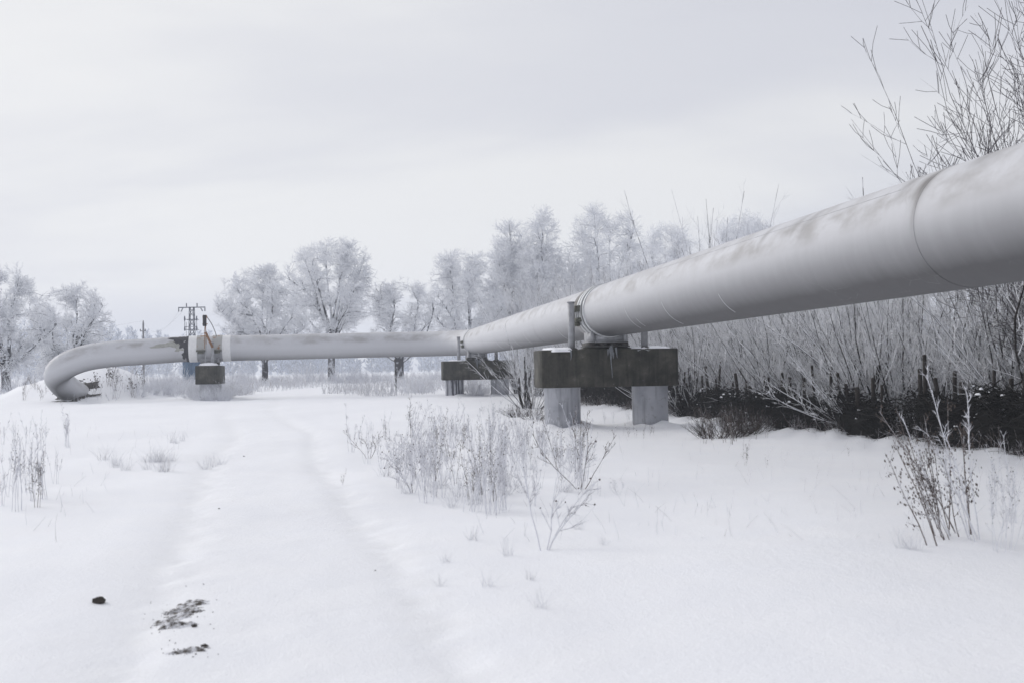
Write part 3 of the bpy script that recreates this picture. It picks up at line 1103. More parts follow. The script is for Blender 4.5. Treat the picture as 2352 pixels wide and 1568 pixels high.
# ------------------------------------------------------------------ lattice pylon
ZPY = 118.0
pb = gcol(442, ZPY)
pyl = empty('lattice_pylon', tuple(pb))
tag(pyl, 'narrow lattice power pylon with one crossarm standing behind the pipe', 'pylon')
pt_ = at(442.5, 706, ZPY)
Hp = pt_[2] - pb[2]
w0, w1 = .34, .21
legs = []
for sx in (-1, 1):
    for sy in (-1, 1):
        m = MB(); m.bar((sx * w0, sy * w0, 0), (sx * w1, sy * w1, Hp), .06); m.build('leg', M['pylon'], pyl)
nb = 15
for f in range(4):
    for k in range(nb):
        t0, t1 = k / nb, (k + 1) / nb
        a_, b_ = w0 + (w1 - w0) * t0, w0 + (w1 - w0) * t1
        s = 1 if (k + f) % 2 else -1
        c0 = {0: (-a_ * s, -a_), 1: (-a_ * s, a_), 2: (-a_, -a_ * s), 3: (a_, -a_ * s)}[f]
        c1 = {0: (b_ * s, -b_), 1: (b_ * s, b_), 2: (-b_, b_ * s), 3: (b_, b_ * s)}[f]
        m = MB(); m.bar((*c0, t0 * Hp), (*c1, t1 * Hp), .05); m.build('brace', M['pylon'], pyl)
m = MB(); m.bar((-1.40, 0, Hp), (1.40, 0, Hp), .12, .10); m.build('crossarm', M['pylon'], pyl)
for x, up_ in ((-1.36, -1), (-.95, -1), (.95, -1), (1.36, -1), (-.55, 1), (.55, 1)):
    m = MB()
    z0 = Hp + (.07 if up_ > 0 else -.07)
    for k in range(4):
        m.lathe([(.035, z0 + up_ * k * .09), (.085, z0 + up_ * (k * .09 + .03)), (.035, z0 + up_ * (k * .09 + .085))], 8, (x + (.05 * k if up_ < 0 and abs(x) < 1 else 0) * np.sign(x), 0, 0))
    m.build('insulator', M['pylon'], pyl)
for zf, w_ in ((.835, .62), (.70, .62)):
    fr = MB(); hz_ = Hp * zf
    fr.bar((-w_, -.45, hz_), (w_, -.45, hz_), .045); fr.bar((-w_, .45, hz_), (w_, .45, hz_), .045)
    if zf > .8:
        fr.bar((-w_, -.45, hz_ - .75), (w_, -.45, hz_ - .75), .045)
        fr.bar((-w_, -.45, hz_), (-w_, -.45, hz_ - .75), .045); fr.bar((w_, -.45, hz_), (w_, -.45, hz_ - .75), .045)
    fo = fr.build('switch_frame', M['pylon'], pyl)
    for x in (-w_, w_):
        m = MB(); m.lathe([(.05, hz_ - .15), (.09, hz_), (.05, hz_ + .35)], 8, (x, -.45, 0)); m.build('insulator', M['pylon'], fo)
m = MB(); m.bar((-.56, -.3, .2), (-.50, -.3, Hp * .80), .03); m.build('cable_conduit', M['pylon'], pyl)

# wooden pole further off
ZPO = 190.0
pb2 = gcol(330, ZPO)
pole = empty('utility_pole', tuple(pb2)); tag(pole, 'lone distant utility pole left of the pylon', 'utility pole')
Hq = at(330.5, 741, ZPO)[2] - pb2[2]
m = MB(); m.lathe([(.20, 0), (.15, Hq)], 10); m.build('pole', M['wood'], pole)
m = MB(); m.box((0, -.2, Hq - 1.4), (.95, .12, .14)); m.build('crossarm', M['wood'], pole)
for x in (-.42, .42):
    m = MB(); m.lathe([(.06, Hq - 1.5), (.09, Hq - 1.3), (.05, Hq - 1.05)], 8, (x, -.2, 0)); m.build('insulator', M['dark'], pole)
m = MB(); m.lathe([(.07, Hq), (.11, Hq + .15), (.06, Hq + .35)], 8); m.build('insulator', M['dark'], pole)

# wires between pole and pylon and away
pyo = np.array(pyl.location); poo = np.array(pole.location)


def wire(a, b, sag, label):
    t = np.linspace(0, 1, 24)[:, None]
    P = np.array(a) * (1 - t) + np.array(b) * t
    P[:, 2] -= (4 * t * (1 - t))[:, 0] * sag
    m = MB(); m.tubes(P[None], np.full((1, 24), .009), 4)
    tag(m.build('power_line', M['wire'], None), label, 'power line')


wire(pyo + np.array([-.95, 0, Hp - .4]), poo + np.array([-.4, -.2, Hq - 1.1]), 1.2, 'thin power line sagging from the pylon crossarm to the distant pole')
wire(pyo + np.array([-1.36, 0, Hp - .4]), poo + np.array([0, 0, Hq + .3]), 2.0, 'power line from the left tip of the pylon crossarm to the pole top')
wire(poo + np.array([0, 0, Hq + .3]), np.array([-150, 260, Hq + poo[2]]), 1.6, 'power line running left from the distant pole to the trees')

# blue container behind the far support
ZB = 96.0
cb = gcol(452, ZB)
cont = empty('blue_container', tuple(cb), R(6)); tag(cont, 'blue metal site container behind the far pipe support', 'container')
m = MB(); m.box((0, 0, 1.02), (1.9, 2.4, 1.9)); m.build('body', M['blue'], cont)
for k in range(7):
    m = MB(); m.box((-.84 + k * .28, -1.225, 1.0), (.10, .05, 1.7)); m.build('wall_rib', M['blue'], cont)
m = MB(); m.box((0, 0, 1.99), (2.06, 2.56, .06)); m.build('roof', M['blue'], cont)
m = MB(); m.bbox((0, 0, 2.06), (1.96, 2.4, .09), .03); sn = m.build('snow_patch', M['snowcap'], None)
sn.location = cont.location; sn.rotation_euler = cont.rotation_euler
tag(sn, 'thin layer of snow on the roof of the blue container', 'snow')

# thin black post in the field
pp = ground_hit(910, 899)
post = empty('marker_post', tuple(pp)); tag(post, 'thin black crooked marker post beside frosted bush', 'post')
Zpp = np.linalg.norm(pp[:2])
hgt = (899 - 850) / FPX * pp[1]
m = MB(); m.tubes(np.array([(0, 0, -.2), (.01, 0, .3), (-.03, 0, .45), (0, 0, .62), (-.02, 0, hgt)])[None], np.array([[.05, .055, .075, .05, .055]]), 7)
m.build('stake', M['dark'], post)
m = MB(); m.box((-.02, 0, hgt - .12), (.10, .09, .26)); m.build('cap', M['dark'], post)


# ------------------------------------------------------------------ frosted trees
def build_tree(base, height, crown_c, crown_r, seed, label, style='round', group='rimed trees beyond the pipe', dens=1.0, trunk_h=.22, trunk_r=.30, fine=1.0):
    """base world point; crown centre and radii relative to the base"""
    rng = np.random.RandomState(seed)
    cc = np.array(crown_c, float); cr = np.array(crown_r, float)
    root = empty('tree', tuple(base)); tag(root, label, 'tree', group)
    th = height * trunk_h
    zb = cc[2] - cr[2]; H = cr[2] * 2
    ph = rng.uniform(0, 6.28, 4)

    def prof(u, az):
        if style == 'round': r = np.clip(1 - np.abs(1.9 * u - .76) ** 2.4, 0, 1) ** .5
        elif style == 'vase': r = np.clip(1 - np.abs((u - .56) / .47) ** 2.2, 0, 1) ** .55
        elif style == 'multi': r = np.clip(1 - np.abs((u - .55) / .48) ** 2.6, 0, 1) ** .5
        else: r = np.clip((1 - u) * 1.7, 0, 1) ** .62 * np.clip(u * 5 + .3, 0, 1)
        return r * (1 + .08 * np.sin(3 * az + ph[0] + 3 * u) + .08 * np.sin(5 * az + ph[1] - 7 * u) + .06 * np.sin(2 * az + 11 * u + ph[2]))

    def inside(P):
        u = (P[..., 2] - zb) / H
        az = np.arctan2(P[..., 1] - cc[1], P[..., 0] - cc[0])
        q = np.hypot((P[..., 0] - cc[0]) / cr[0], (P[..., 1] - cc[1]) / cr[1])
        return (u < 1) & (q < prof(np.clip(u, 0, 1), az) + .04)

    def shrink(P):
        P = P.copy()
        for _ in range(8):
            bad = ~inside(P[:, -1]) & (P[:, -1, 2] > zb)
            if not bad.any(): break
            P[bad] = P[bad, :1] + (P[bad] - P[bad, :1]) * .82
        return P
    tr = MB()
    if style == 'leader':
        n = 14
        P = np.stack([np.linspace(0, cc[0], n), np.linspace(0, cc[1], n), np.linspace(-.3, height * .98, n)], 1)
        P[1:-1, :2] += rng.normal(size=(n - 2, 2)) * .07
        T0 = P[None]; R0 = (trunk_r * np.linspace(1, .04, n) ** .9)[None]
        Lp, Lr = spawn(rng, T0, R0, 26, .25, .95, cr[0] * 1.7, (28, 52), .5, 10, .08, .5, .02, lenfall=.6)
        Lp = shrink(Lp)
        Lp = np.concatenate([Lp, np.stack([np.interp(np.linspace(0, 1, 10), np.linspace(0, 1, n), P[:, j]) for j in range(3)], 1)[None]])
        Lr = np.concatenate([Lr, np.interp(np.linspace(0, 1, 10), np.linspace(0, 1, n), R0[0])[None]])
    else:
        n = 6
        lean = rng.uniform(-.15, .15, 2)
        P = np.stack([np.linspace(0, lean[0], n), np.linspace(0, lean[1], n), np.linspace(-.3, th, n)], 1)
        P[1:-1, :2] += rng.normal(size=(n - 2, 2)) * .03
        T0 = P[None]; R0 = (trunk_r * np.array([1.25, 1.0, .93, .9, .93, 1.0]))[None]
        k = {'round': 11, 'vase': 15, 'multi': 8}[style]
        az = np.linspace(0, 2 * math.pi, k, endpoint=False) + rng.uniform(-.3, .3, k)
        tilt = np.radians(rng.uniform(*{'round': (5, 62), 'vase': (3, 50), 'multi': (18, 62)}[style], k))
        d = np.stack([np.sin(tilt) * np.cos(az), np.sin(tilt) * np.sin(az), np.cos(tilt)], 1)
        lo = rng.uniform(.7, 1.0, k)
        bs = np.stack([np.interp(lo, np.linspace(0, 1, n), P[:, j]) for j in range(3)], 1)
        ln = (height - th) * rng.uniform(.85, 1.1, k)
        Lp, Lr = poly(rng, bs, d, ln, 10, .20 if style != 'multi' else .25, .09 if style != 'multi' else .17, trunk_r * rng.uniform(.34, .58, k), tip=.14)
        Lp = shrink(Lp)
    # branches reach out to points spread through the crown
    nb = int(230 * dens)
    tgt = []
    while len(tgt) < nb:
        u = rng.uniform(0, 1); az = rng.uniform(0, 6.28)
        pr = float(prof(np.array(u), np.array(az)))
        if rng.uniform(0, 1.3) > pr: continue
        q = pr * math.sqrt(rng.uniform(.06, 1)) ** .85
        tgt.append((cc[0] + cr[0] * q * math.cos(az), cc[1] + cr[1] * q * math.sin(az), zb + H * u))
    tgt = np.array(tgt)
    lp = Lp[:, 2:].reshape(-1, 3); lt = np.gradient(Lp, axis=1)[:, 2:].reshape(-1, 3); lr = Lr[:, 2:].reshape(-1)
    dz_ = lp[None, :, 2] - tgt[:, None, 2]
    cost = np.linalg.norm(lp[None] - tgt[:, None], axis=2) + 1.2 * np.clip(dz_ + .5, 0, None)
    j = np.argmin(cost, 1)
    b0 = lp[j]; dist = np.linalg.norm(tgt - b0, axis=1, keepdims=True)
    ctl = b0 + unit(lt[j]) * dist * .45 + np.array([0, 0, .10]) * dist
    ts = np.linspace(0, 1, 7)[None, :, None]
    Bp = (1 - ts) ** 2 * b0[:, None] + 2 * ts * (1 - ts) * ctl[:, None] + ts ** 2 * tgt[:, None]
    Bp[:, 1:] += rng.normal(size=Bp[:, 1:].shape) * .035 * np.clip(dist[:, None], .3, 3)
    Br = np.minimum(.016 + .013 * dist, np.maximum(lr[j][:, None] * .8, .016)) * np.linspace(1, .4, 7)[None]
    tr.tubes(T0, R0, 9)
    tr.build('trunk', M['trunk'], root, True)
    lm = MB(); lm.tubes(Lp, Lr, 6); lm.tubes(Bp, Br, 4)
    lo_ = lm.build('limbs', M['bark'], root, True); lo_['kind'] = 'stuff'
    # rimed twigs
    Tp, Tr = spawn(rng, np.concatenate([Bp]), np.concatenate([Br]), 8, .12, 1.0, height * .085, (18, 65), .15, 4, .16, .6, .017, lenfall=.25)
    Fp, Fr = spawn(rng, Tp, Tr, 6, .1, 1.0, height * .046 * fine, (20, 75), .10, 2, .18, .9, .0145, lenfall=.2)
    tw = MB(); tw.tubes(Tp, np.maximum(Tr, .017), 3); tw.tubes(Fp, np.maximum(Fr, .016), 3)
    o = tw.build('crown', M['rime'], root, False); o['kind'] = 'stuff'
    return root


def tree_px(xb, yb, Z, xl, xr, ytop, ybot, seed, label, **kw):
    b = gcol(xb, Z)
    k = Z / FPX
    cx_ = ((xl + xr) / 2 - xb) * k
    top = at((xl + xr) / 2, ytop, Z)[2] - b[2]
    bot = at((xl + xr) / 2, ybot, Z)[2] - b[2]
    rx = (xr - xl) / 2 * k
    return build_tree(b, top, (cx_, 0, (top + bot) / 2), (rx, rx * .95, (top - bot) / 2), seed, label, **kw)


tree_px(14, 898, 82, -95, 112, 604, 860, 11, 'leftmost rimed tree cut by the picture edge, dark trunk beyond the mound', dens=1.05, trunk_r=.36)
tree_px(150, 890, 88, 62, 272, 636, 880, 12, 'broad rimed tree rising just behind the pipe elbow', dens=1.05, trunk_r=.36)
tree_px(606, 878, 93, 506, 692, 598, 822, 13, 'dense round rimed tree just right of the pylon', dens=1.15, trunk_r=.27)
tree_px(763, 873, 101, 662, 866, 556, 790, 14, 'tall vase-shaped rimed tree with fanned dark limbs above the pipe', style='vase', dens=1.0, trunk_r=.34, trunk_h=.30)
tree_px(918, 858, 104, 828, 1003, 638, 800, 15, 'low spreading rimed tree with several crooked dark stems', style='multi', dens=.62, trunk_r=.46, trunk_h=.2)
tree_px(1078, 860, 108, 984, 1164, 556, 800, 16, 'dense rounded rimed tree behind the bend of the pipe', dens=1.1, trunk_r=.32)
tree_px(1186, 858, 112, 1116, 1238, 500, 790, 17, 'slender rimed tree, left one of two pointed crowns above the middle support', style='leader', dens=.95, trunk_r=.26)
tree_px(1246, 858, 109, 1190, 1314, 478, 790, 18, 'tallest pointed rimed tree, right one of two above the nearest clamp', style='leader', dens=.95, trunk_r=.27)
tree_px(1392, 855, 110, 1300, 1486, 484, 790, 19, 'broad upswept rimed tree right of the two pointed ones', style='vase', dens=1.0, trunk_r=.34)
tree_px(1538, 852, 142, 1468, 1626, 500, 790, 20, 'paler rimed tree partly hidden by the pipe top', dens=.9, trunk_r=.38)
tree_px(1722, 850, 150, 1655, 1790, 478, 690, 21, 'small rimed treetop alone above the pipe on the right', dens=1.3, trunk_r=.34)


# ------------------------------------------------------------------ far wood
def far_wood():
    rng = np.random.RandomState(77)
    m = MB()
    for i in range(520):
        Z = rng.uniform(520, 720)
        xp_ = rng.uniform(-900, 3100)
        b = gcol(xp_, Z)
        h = rng.uniform(17, 22) * (Z / 500) * (1 + .22 * math.sin(xp_ * .004 + 1.2) + .12 * math.sin(xp_ * .013))
        m.tubes(np.array([(0, 0, -1), (rng.uniform(-.4, .4), 0, h * .9)])[None] + b, np.array([[.35, .05]]), 4)
        n = 130
        u = rng.uniform(0, 1, n)
        rad = (1.2 + 3.3 * np.sin(np.pi * np.clip(u * .9 + .12, 0, 1))) * rng.uniform(.2, 1, n)
        az = rng.uniform(0, 6.28, n)
        c = b + np.stack([rad * np.cos(az), rad * np.sin(az), h * (.06 + .9 * u)], 1)
        d = unit(np.stack([np.cos(az) * .7, np.sin(az) * .7, rng.uniform(.2, 1.3, n)], 1)) * rng.uniform(1.0, 2.6, (n, 1))
        m.tubes(np.stack([c - d * .4, c + d * .6], 1), np.stack([np.full(n, .44) * (1.25 - u * .7), np.full(n, .10)], 1), 3)
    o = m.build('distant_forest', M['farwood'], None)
    tag(o, 'distant hazy forest edge along the horizon behind the pipe', 'forest', kind='stuff')


far_wood()


# ------------------------------------------------------------------ shrubs
def shrub_mesh(seed, h, n, spread, r0, side, sub, k3=3, base_r=.35, curve=.55, twig=.30, rr=.85, wig=.055, sang=(15, 45)):
    rng = np.random.RandomState(seed)
    az = rng.uniform(0, 2 * math.pi, n)
    tl = np.radians(spread) * np.sqrt(rng.uniform(0, 1, n))
    d = np.stack([np.sin(tl) * np.cos(az), np.sin(tl) * np.sin(az), np.cos(tl)], 1)
    b = np.stack([np.cos(az) * rng.uniform(0, base_r, n), np.sin(az) * rng.uniform(0, base_r, n), np.full(n, -.1)], 1)
    P, Rr = poly(rng, b, d, h * rng.uniform(.55, 1.05, n), 9, curve, wig, r0 * rng.uniform(.6, 1.3, n), tip=.22)
    P1, R1 = spawn(rng, P, Rr, side, .15, .95, h * twig, sang, .35, 5, .09, .55, r0 * .28)
    P2, R2 = spawn(rng, P1, R1, sub, .1, .95, h * twig * .38, (18, 55), .25, 3, .12, .8, r0 * .24)
    return P, Rr, P1, R1, P2, R2


def proto_meshes(name, seed, m_, m2=None, **kw):
    P, Rr, P1, R1, P2, R2 = shrub_mesh(seed, **kw)
    a = MB(); a.tubes(P, Rr, 4)
    b = MB(); b.tubes(P1, R1, 3); b.tubes(P2, R2, 3)
    return a.mesh(name + '_stems', m2 or m_, True), b.mesh(name + '_twigs', m_, False)


WIL = [proto_meshes('willow', 100 + i, M['shoot'], M['shootstem'], h=4.8, n=(26, 20, 30, 16, 24)[i], spread=(42, 58, 36, 62, 46)[i], r0=.020, side=10, sub=5, base_r=.55, curve=(.42, .7, .4, .9, .6)[i], twig=(.24, .28, .22, .32, .26)[i], wig=(.075, .10, .07, .12, .09)[i], sang=(20, 55)) for i in range(5)]
BUSH = [proto_meshes('bush', 140 + i, M['bushrime'], h=1.0, n=44, spread=82, r0=.011, side=6, sub=3, base_r=.32, curve=.75, twig=.36, wig=.10, sang=(20, 65)) for i in range(4)]


def stump_mesh(seed):
    rng = np.random.RandomState(seed)
    m = MB()
    n = 5
    az = rng.uniform(0, 6.28, n); tl = np.radians(rng.uniform(0, 24, n))
    d = np.stack([np.sin(tl) * np.cos(az), np.sin(tl) * np.sin(az), np.cos(tl)], 1)
    b = np.stack([np.cos(az) * .28, np.sin(az) * .28, np.full(n, -.15)], 1)
    P, Rr = poly(rng, b, d, rng.uniform(.9, 1.7, n), 6, .1, .06, rng.uniform(.035, .075, n), tip=.75)
    m.tubes(P, Rr, 6)
    return m.mesh('stump', M['stump'], True)


STP = [stump_mesh(300 + i) for i in range(4)]


def inst_shrub(name, cat, label, group, meshes, loc, rz, sc, stump=None):
    root = empty(name, loc, rz)
    root.scale = (sc[0], sc[0], sc[1])
    tag(root, label, cat, group)
    a = link(bpy.data.objects.new('stem', meshes[0]), root); a['kind'] = 'stuff'
    b = link(bpy.data.objects.new('twigs', meshes[1]), root); b['kind'] = 'stuff'
    if stump is not None:
        link(bpy.data.objects.new('stump', stump), root)
    return root


rw = random.Random(21)


def fence_point(t):
    """t = metres of depth along the fence line -> point and outward (right) normal"""
    y = t
    i = np.searchsorted(FENS[:, 1], y) - 1
    i = min(max(i, 0), len(FENS) - 2)
    a, b = FENS[i], FENS[i + 1]
    f = (y - a[1]) / (b[1] - a[1])
    p = a + (b - a) * f
    d = unit(b - a)
    return p, np.array([d[1], -d[0]]), d




def fence_col(x):
    "depth at which picture column x meets the fence line"
    k = (x - 1176) / FPX
    yy = np.linspace(12.2, 49.8, 3000)
    fx = np.interp(yy, FENS[:, 1], FENS[:, 0])
    return float(yy[np.argmin(np.abs(fx - k * yy))])


GAP0, GAP1 = fence_col(2100), fence_col(2042)
wn = 0
for row, (off, step, y0, y1, hs) in enumerate(((1.65, 1.25, 15.5, 49, 1.0), (2.6, 1.5, 15, 54, 1.08), (5.0, 2.4, 16, 60, 1.12), (9.5, 3.4, 20, 64, 1.1))):
    y = y0
    while y < y1:
        p, nrm, d = fence_point(min(y, 49.9))
        q = np.array([p[0], y]) + nrm * (off + rw.uniform(-.35, .35))
        if y > 49.9: q[0] -= (y - 49.9) * .2
        if y > 49: q[0] = max(q[0], 2.4 + row)
        z = float(zg(q[0], q[1], False))
        hh = hs * rw.uniform(.72, 1.18)
        if y > 40: hh *= 1.12
        lab = ('rimed willow shrub in the front row right behind the brushwood fence' if row == 0 else
               'rimed willow shrub in the thicket well behind the brushwood fence')
        inst_shrub('willow_shrub', 'shrub', lab, 'willows in the front row' if row == 0 else 'willows deeper in the thicket',
                   WIL[wn % 5 if row else (0, 2, 4)[wn % 3]], (q[0], q[1], z), rw.uniform(0, 6.28), (rw.uniform(.85, 1.2), hh), STP[wn % 4] if row < 2 else None)
        wn += 1
        y += step * rw.uniform(.8, 1.25)

for x_, Z_ in ((1196, 58), (1222, 53), (1250, 56), (1275, 51), (1300, 55), (1330, 50), (1355, 54), (1240, 62), (1310, 61)):
    p_ = gcol(x_, Z_)
    inst_shrub('willow_shrub', 'shrub', 'rimed willow shrub in the group behind the pipe between the two nearer supports', 'willows between the nearer supports',
               WIL[wn % 5], tuple(p_), rw.uniform(0, 6.28), (.9, rw.uniform(1.15, 1.4)), STP[wn % 4])
    wn += 1

# shoots that arch out in front of the middle support
p_ = gcol(1222, 41.0)
inst_shrub('willow_shrub', 'shrub', 'sparse rimed willow arching leftward in front of the middle support', None,
           proto_meshes('arching', 171, M['shoot'], M['shootstem'], h=3.6, n=26, spread=66, r0=.018, side=6, sub=3, base_r=.5, curve=.45, twig=.22), tuple(p_), .4, (1, .92), STP[0])
p_ = gcol(1640, 37.5)
inst_shrub('willow_shrub', 'shrub', 'tall sparse willow whose tips stand above the pipe left of the small far tree', None,
           proto_meshes('tall', 172, M['shoot'], M['shootstem'], h=7.6, n=24, spread=24, r0=.022, side=7, sub=3, base_r=.8, curve=.3, twig=.2), tuple(p_), 1.1, (1, 1.0), STP[1])
for (x_, Z_, h_, sd, lab) in ((1580, 33.5, 3.6, 173, 'rimed willow leaning over the right end of the nearest crossbeam'),
                              (2000, fence_col(2000) + 1.0, 3.1, 174, 'dark-stemmed willow at the left side of the gap in the brushwood fence')):
    p_ = gcol(x_, Z_)
    inst_shrub('willow_shrub', 'shrub', lab, None,
               proto_meshes('lean', sd, M['shoot'], M['shootstem'], h=h_, n=34, spread=74, r0=.019, side=7, sub=4, base_r=.5, curve=.35, twig=.24), tuple(p_), rw.uniform(0, 6), (1, 1), STP[2])


# bare tall willows at the right edge
def bare_tree(x_, Z_, h_, n, spread, seed, label):
    p_ = gcol(x_, Z_)
    P, Rr, P1, R1, P2, R2 = shrub_mesh(seed, h_, n, spread, .0145, 14, 5, base_r=.6, curve=.75, twig=.22, wig=.10, sang=(20, 50))
    root = empty('willow_tree', tuple(p_)); tag(root, label, 'tree', 'bare willows at the right edge')
    m = MB(); m.tubes(P, Rr, 6); o = m.build('stem', M['bare'], root, True); o['kind'] = 'stuff'
    m = MB(); m.tubes(P1, R1, 4); m.tubes(P2, np.maximum(R2, .005), 3); o = m.build('twigs', M['bare'], root); o['kind'] = 'stuff'


bare_tree(2570, 19.4, 9.0, 56, 42, 201, 'tall bare brown willow towering above the pipe at the right edge')
bare_tree(2560, 20.6, 7.6, 26, 38, 202, 'shorter bare willow just left of the tall one at the right edge')
bare_tree(2700, 18.2, 8.4, 40, 50, 203, 'bare willow reaching in from beyond the right edge')


# ------------------------------------------------------------------ brushwood fence
def brush_fence(y0, y1, label, seed, hgt, ntw):
    rng = np.random.RandomState(seed)
    p0, _, _ = fence_point(y0)
    root = empty('brushwood_fence', (p0[0], p0[1], float(zg(p0[0], p0[1], False))))
    tag(root, label, 'fence', 'brushwood fence under the willows')
    o0 = np.array(root.location)
    ln = y1 - y0
    t = rng.uniform(0, 1, ntw)
    yy = y0 + t * ln
    pts = np.array([np.concatenate(fence_point(v)) for v in yy])
    px, nr, dr = pts[:, :2], pts[:, 2:4], pts[:, 4:6]
    hloc = hgt * (1 + .12 * np.sin(yy * 1.7 + seed) + .08 * np.sin(yy * 4.3))
    hz_ = rng.uniform(.0, 1.0, ntw) ** .9 * hloc
    off = rng.normal(size=ntw) * .20 * (1.15 - .5 * hz_ / hgt)
    c = np.concatenate([px + nr * off[:, None], (zg(px[:, 0], px[:, 1], False) + hz_ - .06)[:, None]], 1)
    d = unit(np.concatenate([dr * np.sign(rng.uniform(-1, 1, ntw))[:, None] + nr * rng.normal(size=(ntw, 1)) * .22, rng.normal(size=(ntw, 1)) * .26], 1))
    L_ = rng.uniform(.35, 1.15, ntw)
    P, Rr = poly(rng, c - d * L_[:, None] / 2, d, L_, 4, -.06, .08, rng.uniform(.006, .018, ntw))
    m = MB(); m.tubes(P - o0, Rr, 4)
    # fine spruce-like sprays
    P2, R2 = spawn(rng, P, Rr, 3, .1, 1, .22, (25, 70), -.1, 2, .1, .7, .005)
    m.tubes(P2 - o0, R2, 3)
    nu_ = int(ntw * .35)
    ii = rng.randint(0, ntw, nu_)
    du = unit(np.concatenate([dr[ii] * rng.normal(size=(nu_, 1)) * .8 + nr[ii] * rng.normal(size=(nu_, 1)) * .7, np.abs(rng.normal(size=(nu_, 1))) * .9], 1))
    P3, R3 = poly(rng, c[ii], du, rng.uniform(.2, .55, nu_), 4, 0, .1, rng.uniform(.004, .010, nu_))
    m.tubes(P3 - o0, R3, 3)
    o = m.build('woven_brush', M['brush'], root); o['kind'] = 'stuff'
    # dense heart of the pile, lumpy
    ys_ = np.linspace(y0 + .1, y1 - .1, int(ln / .22))
    V = []
    k = 9
    for v in ys_:
        p, n_, d_ = fence_point(v)
        zb = float(zg(p[0], p[1], False))
        hh = hgt * (.66 + .12 * math.sin(v * 1.7 + seed) + .08 * math.sin(v * 4.3)) * rng.uniform(.93, 1.05)
        for j in range(k):
            a = math.pi * j / (k - 1)
            w = .15 * rng.uniform(.6, 1.3)
            V.append((p[0] + n_[0] * w * math.cos(a), p[1] + n_[1] * w * math.cos(a), zb - .1 + (hh) * math.sin(a) ** .45))
    I = np.arange(len(ys_) * k).reshape(-1, k)
    Qd = np.stack([I[:-1, :-1], I[:-1, 1:], I[1:, 1:], I[1:, :-1]], -1).reshape(-1, 4)
    MB().add(np.array(V) - o0, Qd).build('packed_brush', M['brush'], root)
    # stakes
    y = y0 + .1
    while y < y1:
        p, n_, d_ = fence_point(y)
        b = np.array([p[0] + n_[0] * rng.uniform(-.12, .16), p[1] + n_[1] * .1, float(zg(p[0], p[1], False)) - .2])
        h_ = hgt + .2 + rng.uniform(.15, .75)
        e = b + np.array([rng.uniform(-.14, .14), rng.uniform(-.14, .14), h_])
        r_ = rng.uniform(.028, .055)
        mid = (b + e) / 2 + rng.uniform(-.03, .03, 3)
        m = MB(); m.tubes((np.stack([b, mid, e, e + np.array([0, 0, .012])]) - o0)[None], np.array([[r_ * 1.1, r_, r_ * .9, .004]]), 7)
        m.build('stake', M['stake'], root)
        y += rng.uniform(.34, .62)
    # snow caught on the brush
    m = MB()
    for i in range(int(ln * 1.3)):
        v = rng.uniform(y0, y1)
        p, n_, d_ = fence_point(v)
        zb = float(zg(p[0], p[1], False))
        zz0 = zb + hgt * rng.choice([.35, .6, .92, .97, 1.0]) * rng.uniform(.9, 1.03)
        for jj in range(rng.randint(2, 7)):
            r_ = rng.uniform(.010, .04)
            oo = rng.uniform(-.30, .05); al_ = rng.normal() * .11
            C_ = np.array([p[0] + n_[0] * oo + d_[0] * al_, p[1] + n_[1] * oo + d_[1] * al_, zz0 + rng.normal() * .035])
            a = np.linspace(0, 2 * math.pi, 7, endpoint=False)
            st_ = rng.uniform(1, 2.6); rad = rng.uniform(.6, 1.35, 7)
            lx = np.cos(a) * rad * st_; ly = np.sin(a) * rad * .9
            rings = []
            for q, hh in ((1.0, -.3), (.8, .25), (.4, .55)):
                X_ = (lx * d_[0] + ly * n_[0]) * q * r_; Y_ = (lx * d_[1] + ly * n_[1]) * q * r_
                rings.append(np.stack([X_, Y_, hh * r_ + rng.uniform(-.25, .25, 7) * r_], 1))
            Vv = np.concatenate(rings + [np.array([[0, 0, .62 * r_]])]) + C_
            Qq = [(g_ * 7 + i_, g_ * 7 + (i_ + 1) % 7, (g_ + 1) * 7 + (i_ + 1) % 7, (g_ + 1) * 7 + i_) for g_ in range(2) for i_ in range(7)]
            m.add(Vv, Qq, [(14 + i_, 14 + (i_ + 1) % 7, 21) for i_ in range(7)])
    o = m.build('snow_lumps', M['snowcap'], None, True)
    return o


sl = brush_fence(GAP1, 49.0, 'long dark brushwood fence with stakes running from the gap to behind the near support', 31, .74, 5200)
tag(sl, 'lumps of snow caught on the long brushwood fence', 'snow', kind='stuff')
sl = brush_fence(13.0, GAP0, 'short dark brushwood fence with stakes right of the gap at the picture edge', 32, .92, 2200)
tag(sl, 'lumps of snow caught on the short brushwood fence at the right edge', 'snow', kind='stuff')




def fence_litter():
    rng = np.random.RandomState(64)
    k = 1500
    yy = rng.uniform(14, 49, k)
    pts = np.array([np.concatenate(fence_point(v)) for v in yy])
    q = pts[:, :2] - pts[:, 2:4] * (rng.uniform(.15, .75, (k, 1)))
    keep = np.sin(yy * 1.9) + np.sin(yy * .73 + 1) + rng.normal(size=k) * .7 > -.2
    q = q[keep]; k = len(q)
    b = np.concatenate([q, (zg(q[:, 0], q[:, 1], False) - .02)[:, None]], 1)
    az = rng.uniform(0, 6.28, k); tl = np.radians(rng.uniform(5, 60, k))
    d = np.stack([np.sin(tl) * np.cos(az), np.sin(tl) * np.sin(az), np.cos(tl)], 1)
    P, Rr = poly(rng, b, d, rng.uniform(.12, .5, k), 5, -.2, .12, rng.uniform(.003, .006, k), tip=.4)
    P1, R1 = spawn(rng, P, Rr, 3, .3, 1.0, .12, (20, 60), .1, 3, .12, .7, .0025)
    m = MB(); m.tubes(P, Rr, 3); m.tubes(P1, R1, 3)
    tag(m.build('dead_grass', M['stalk'], None), 'dead grass and twigs along the foot of the brushwood fence', 'grass', kind='stuff')


fence_litter()

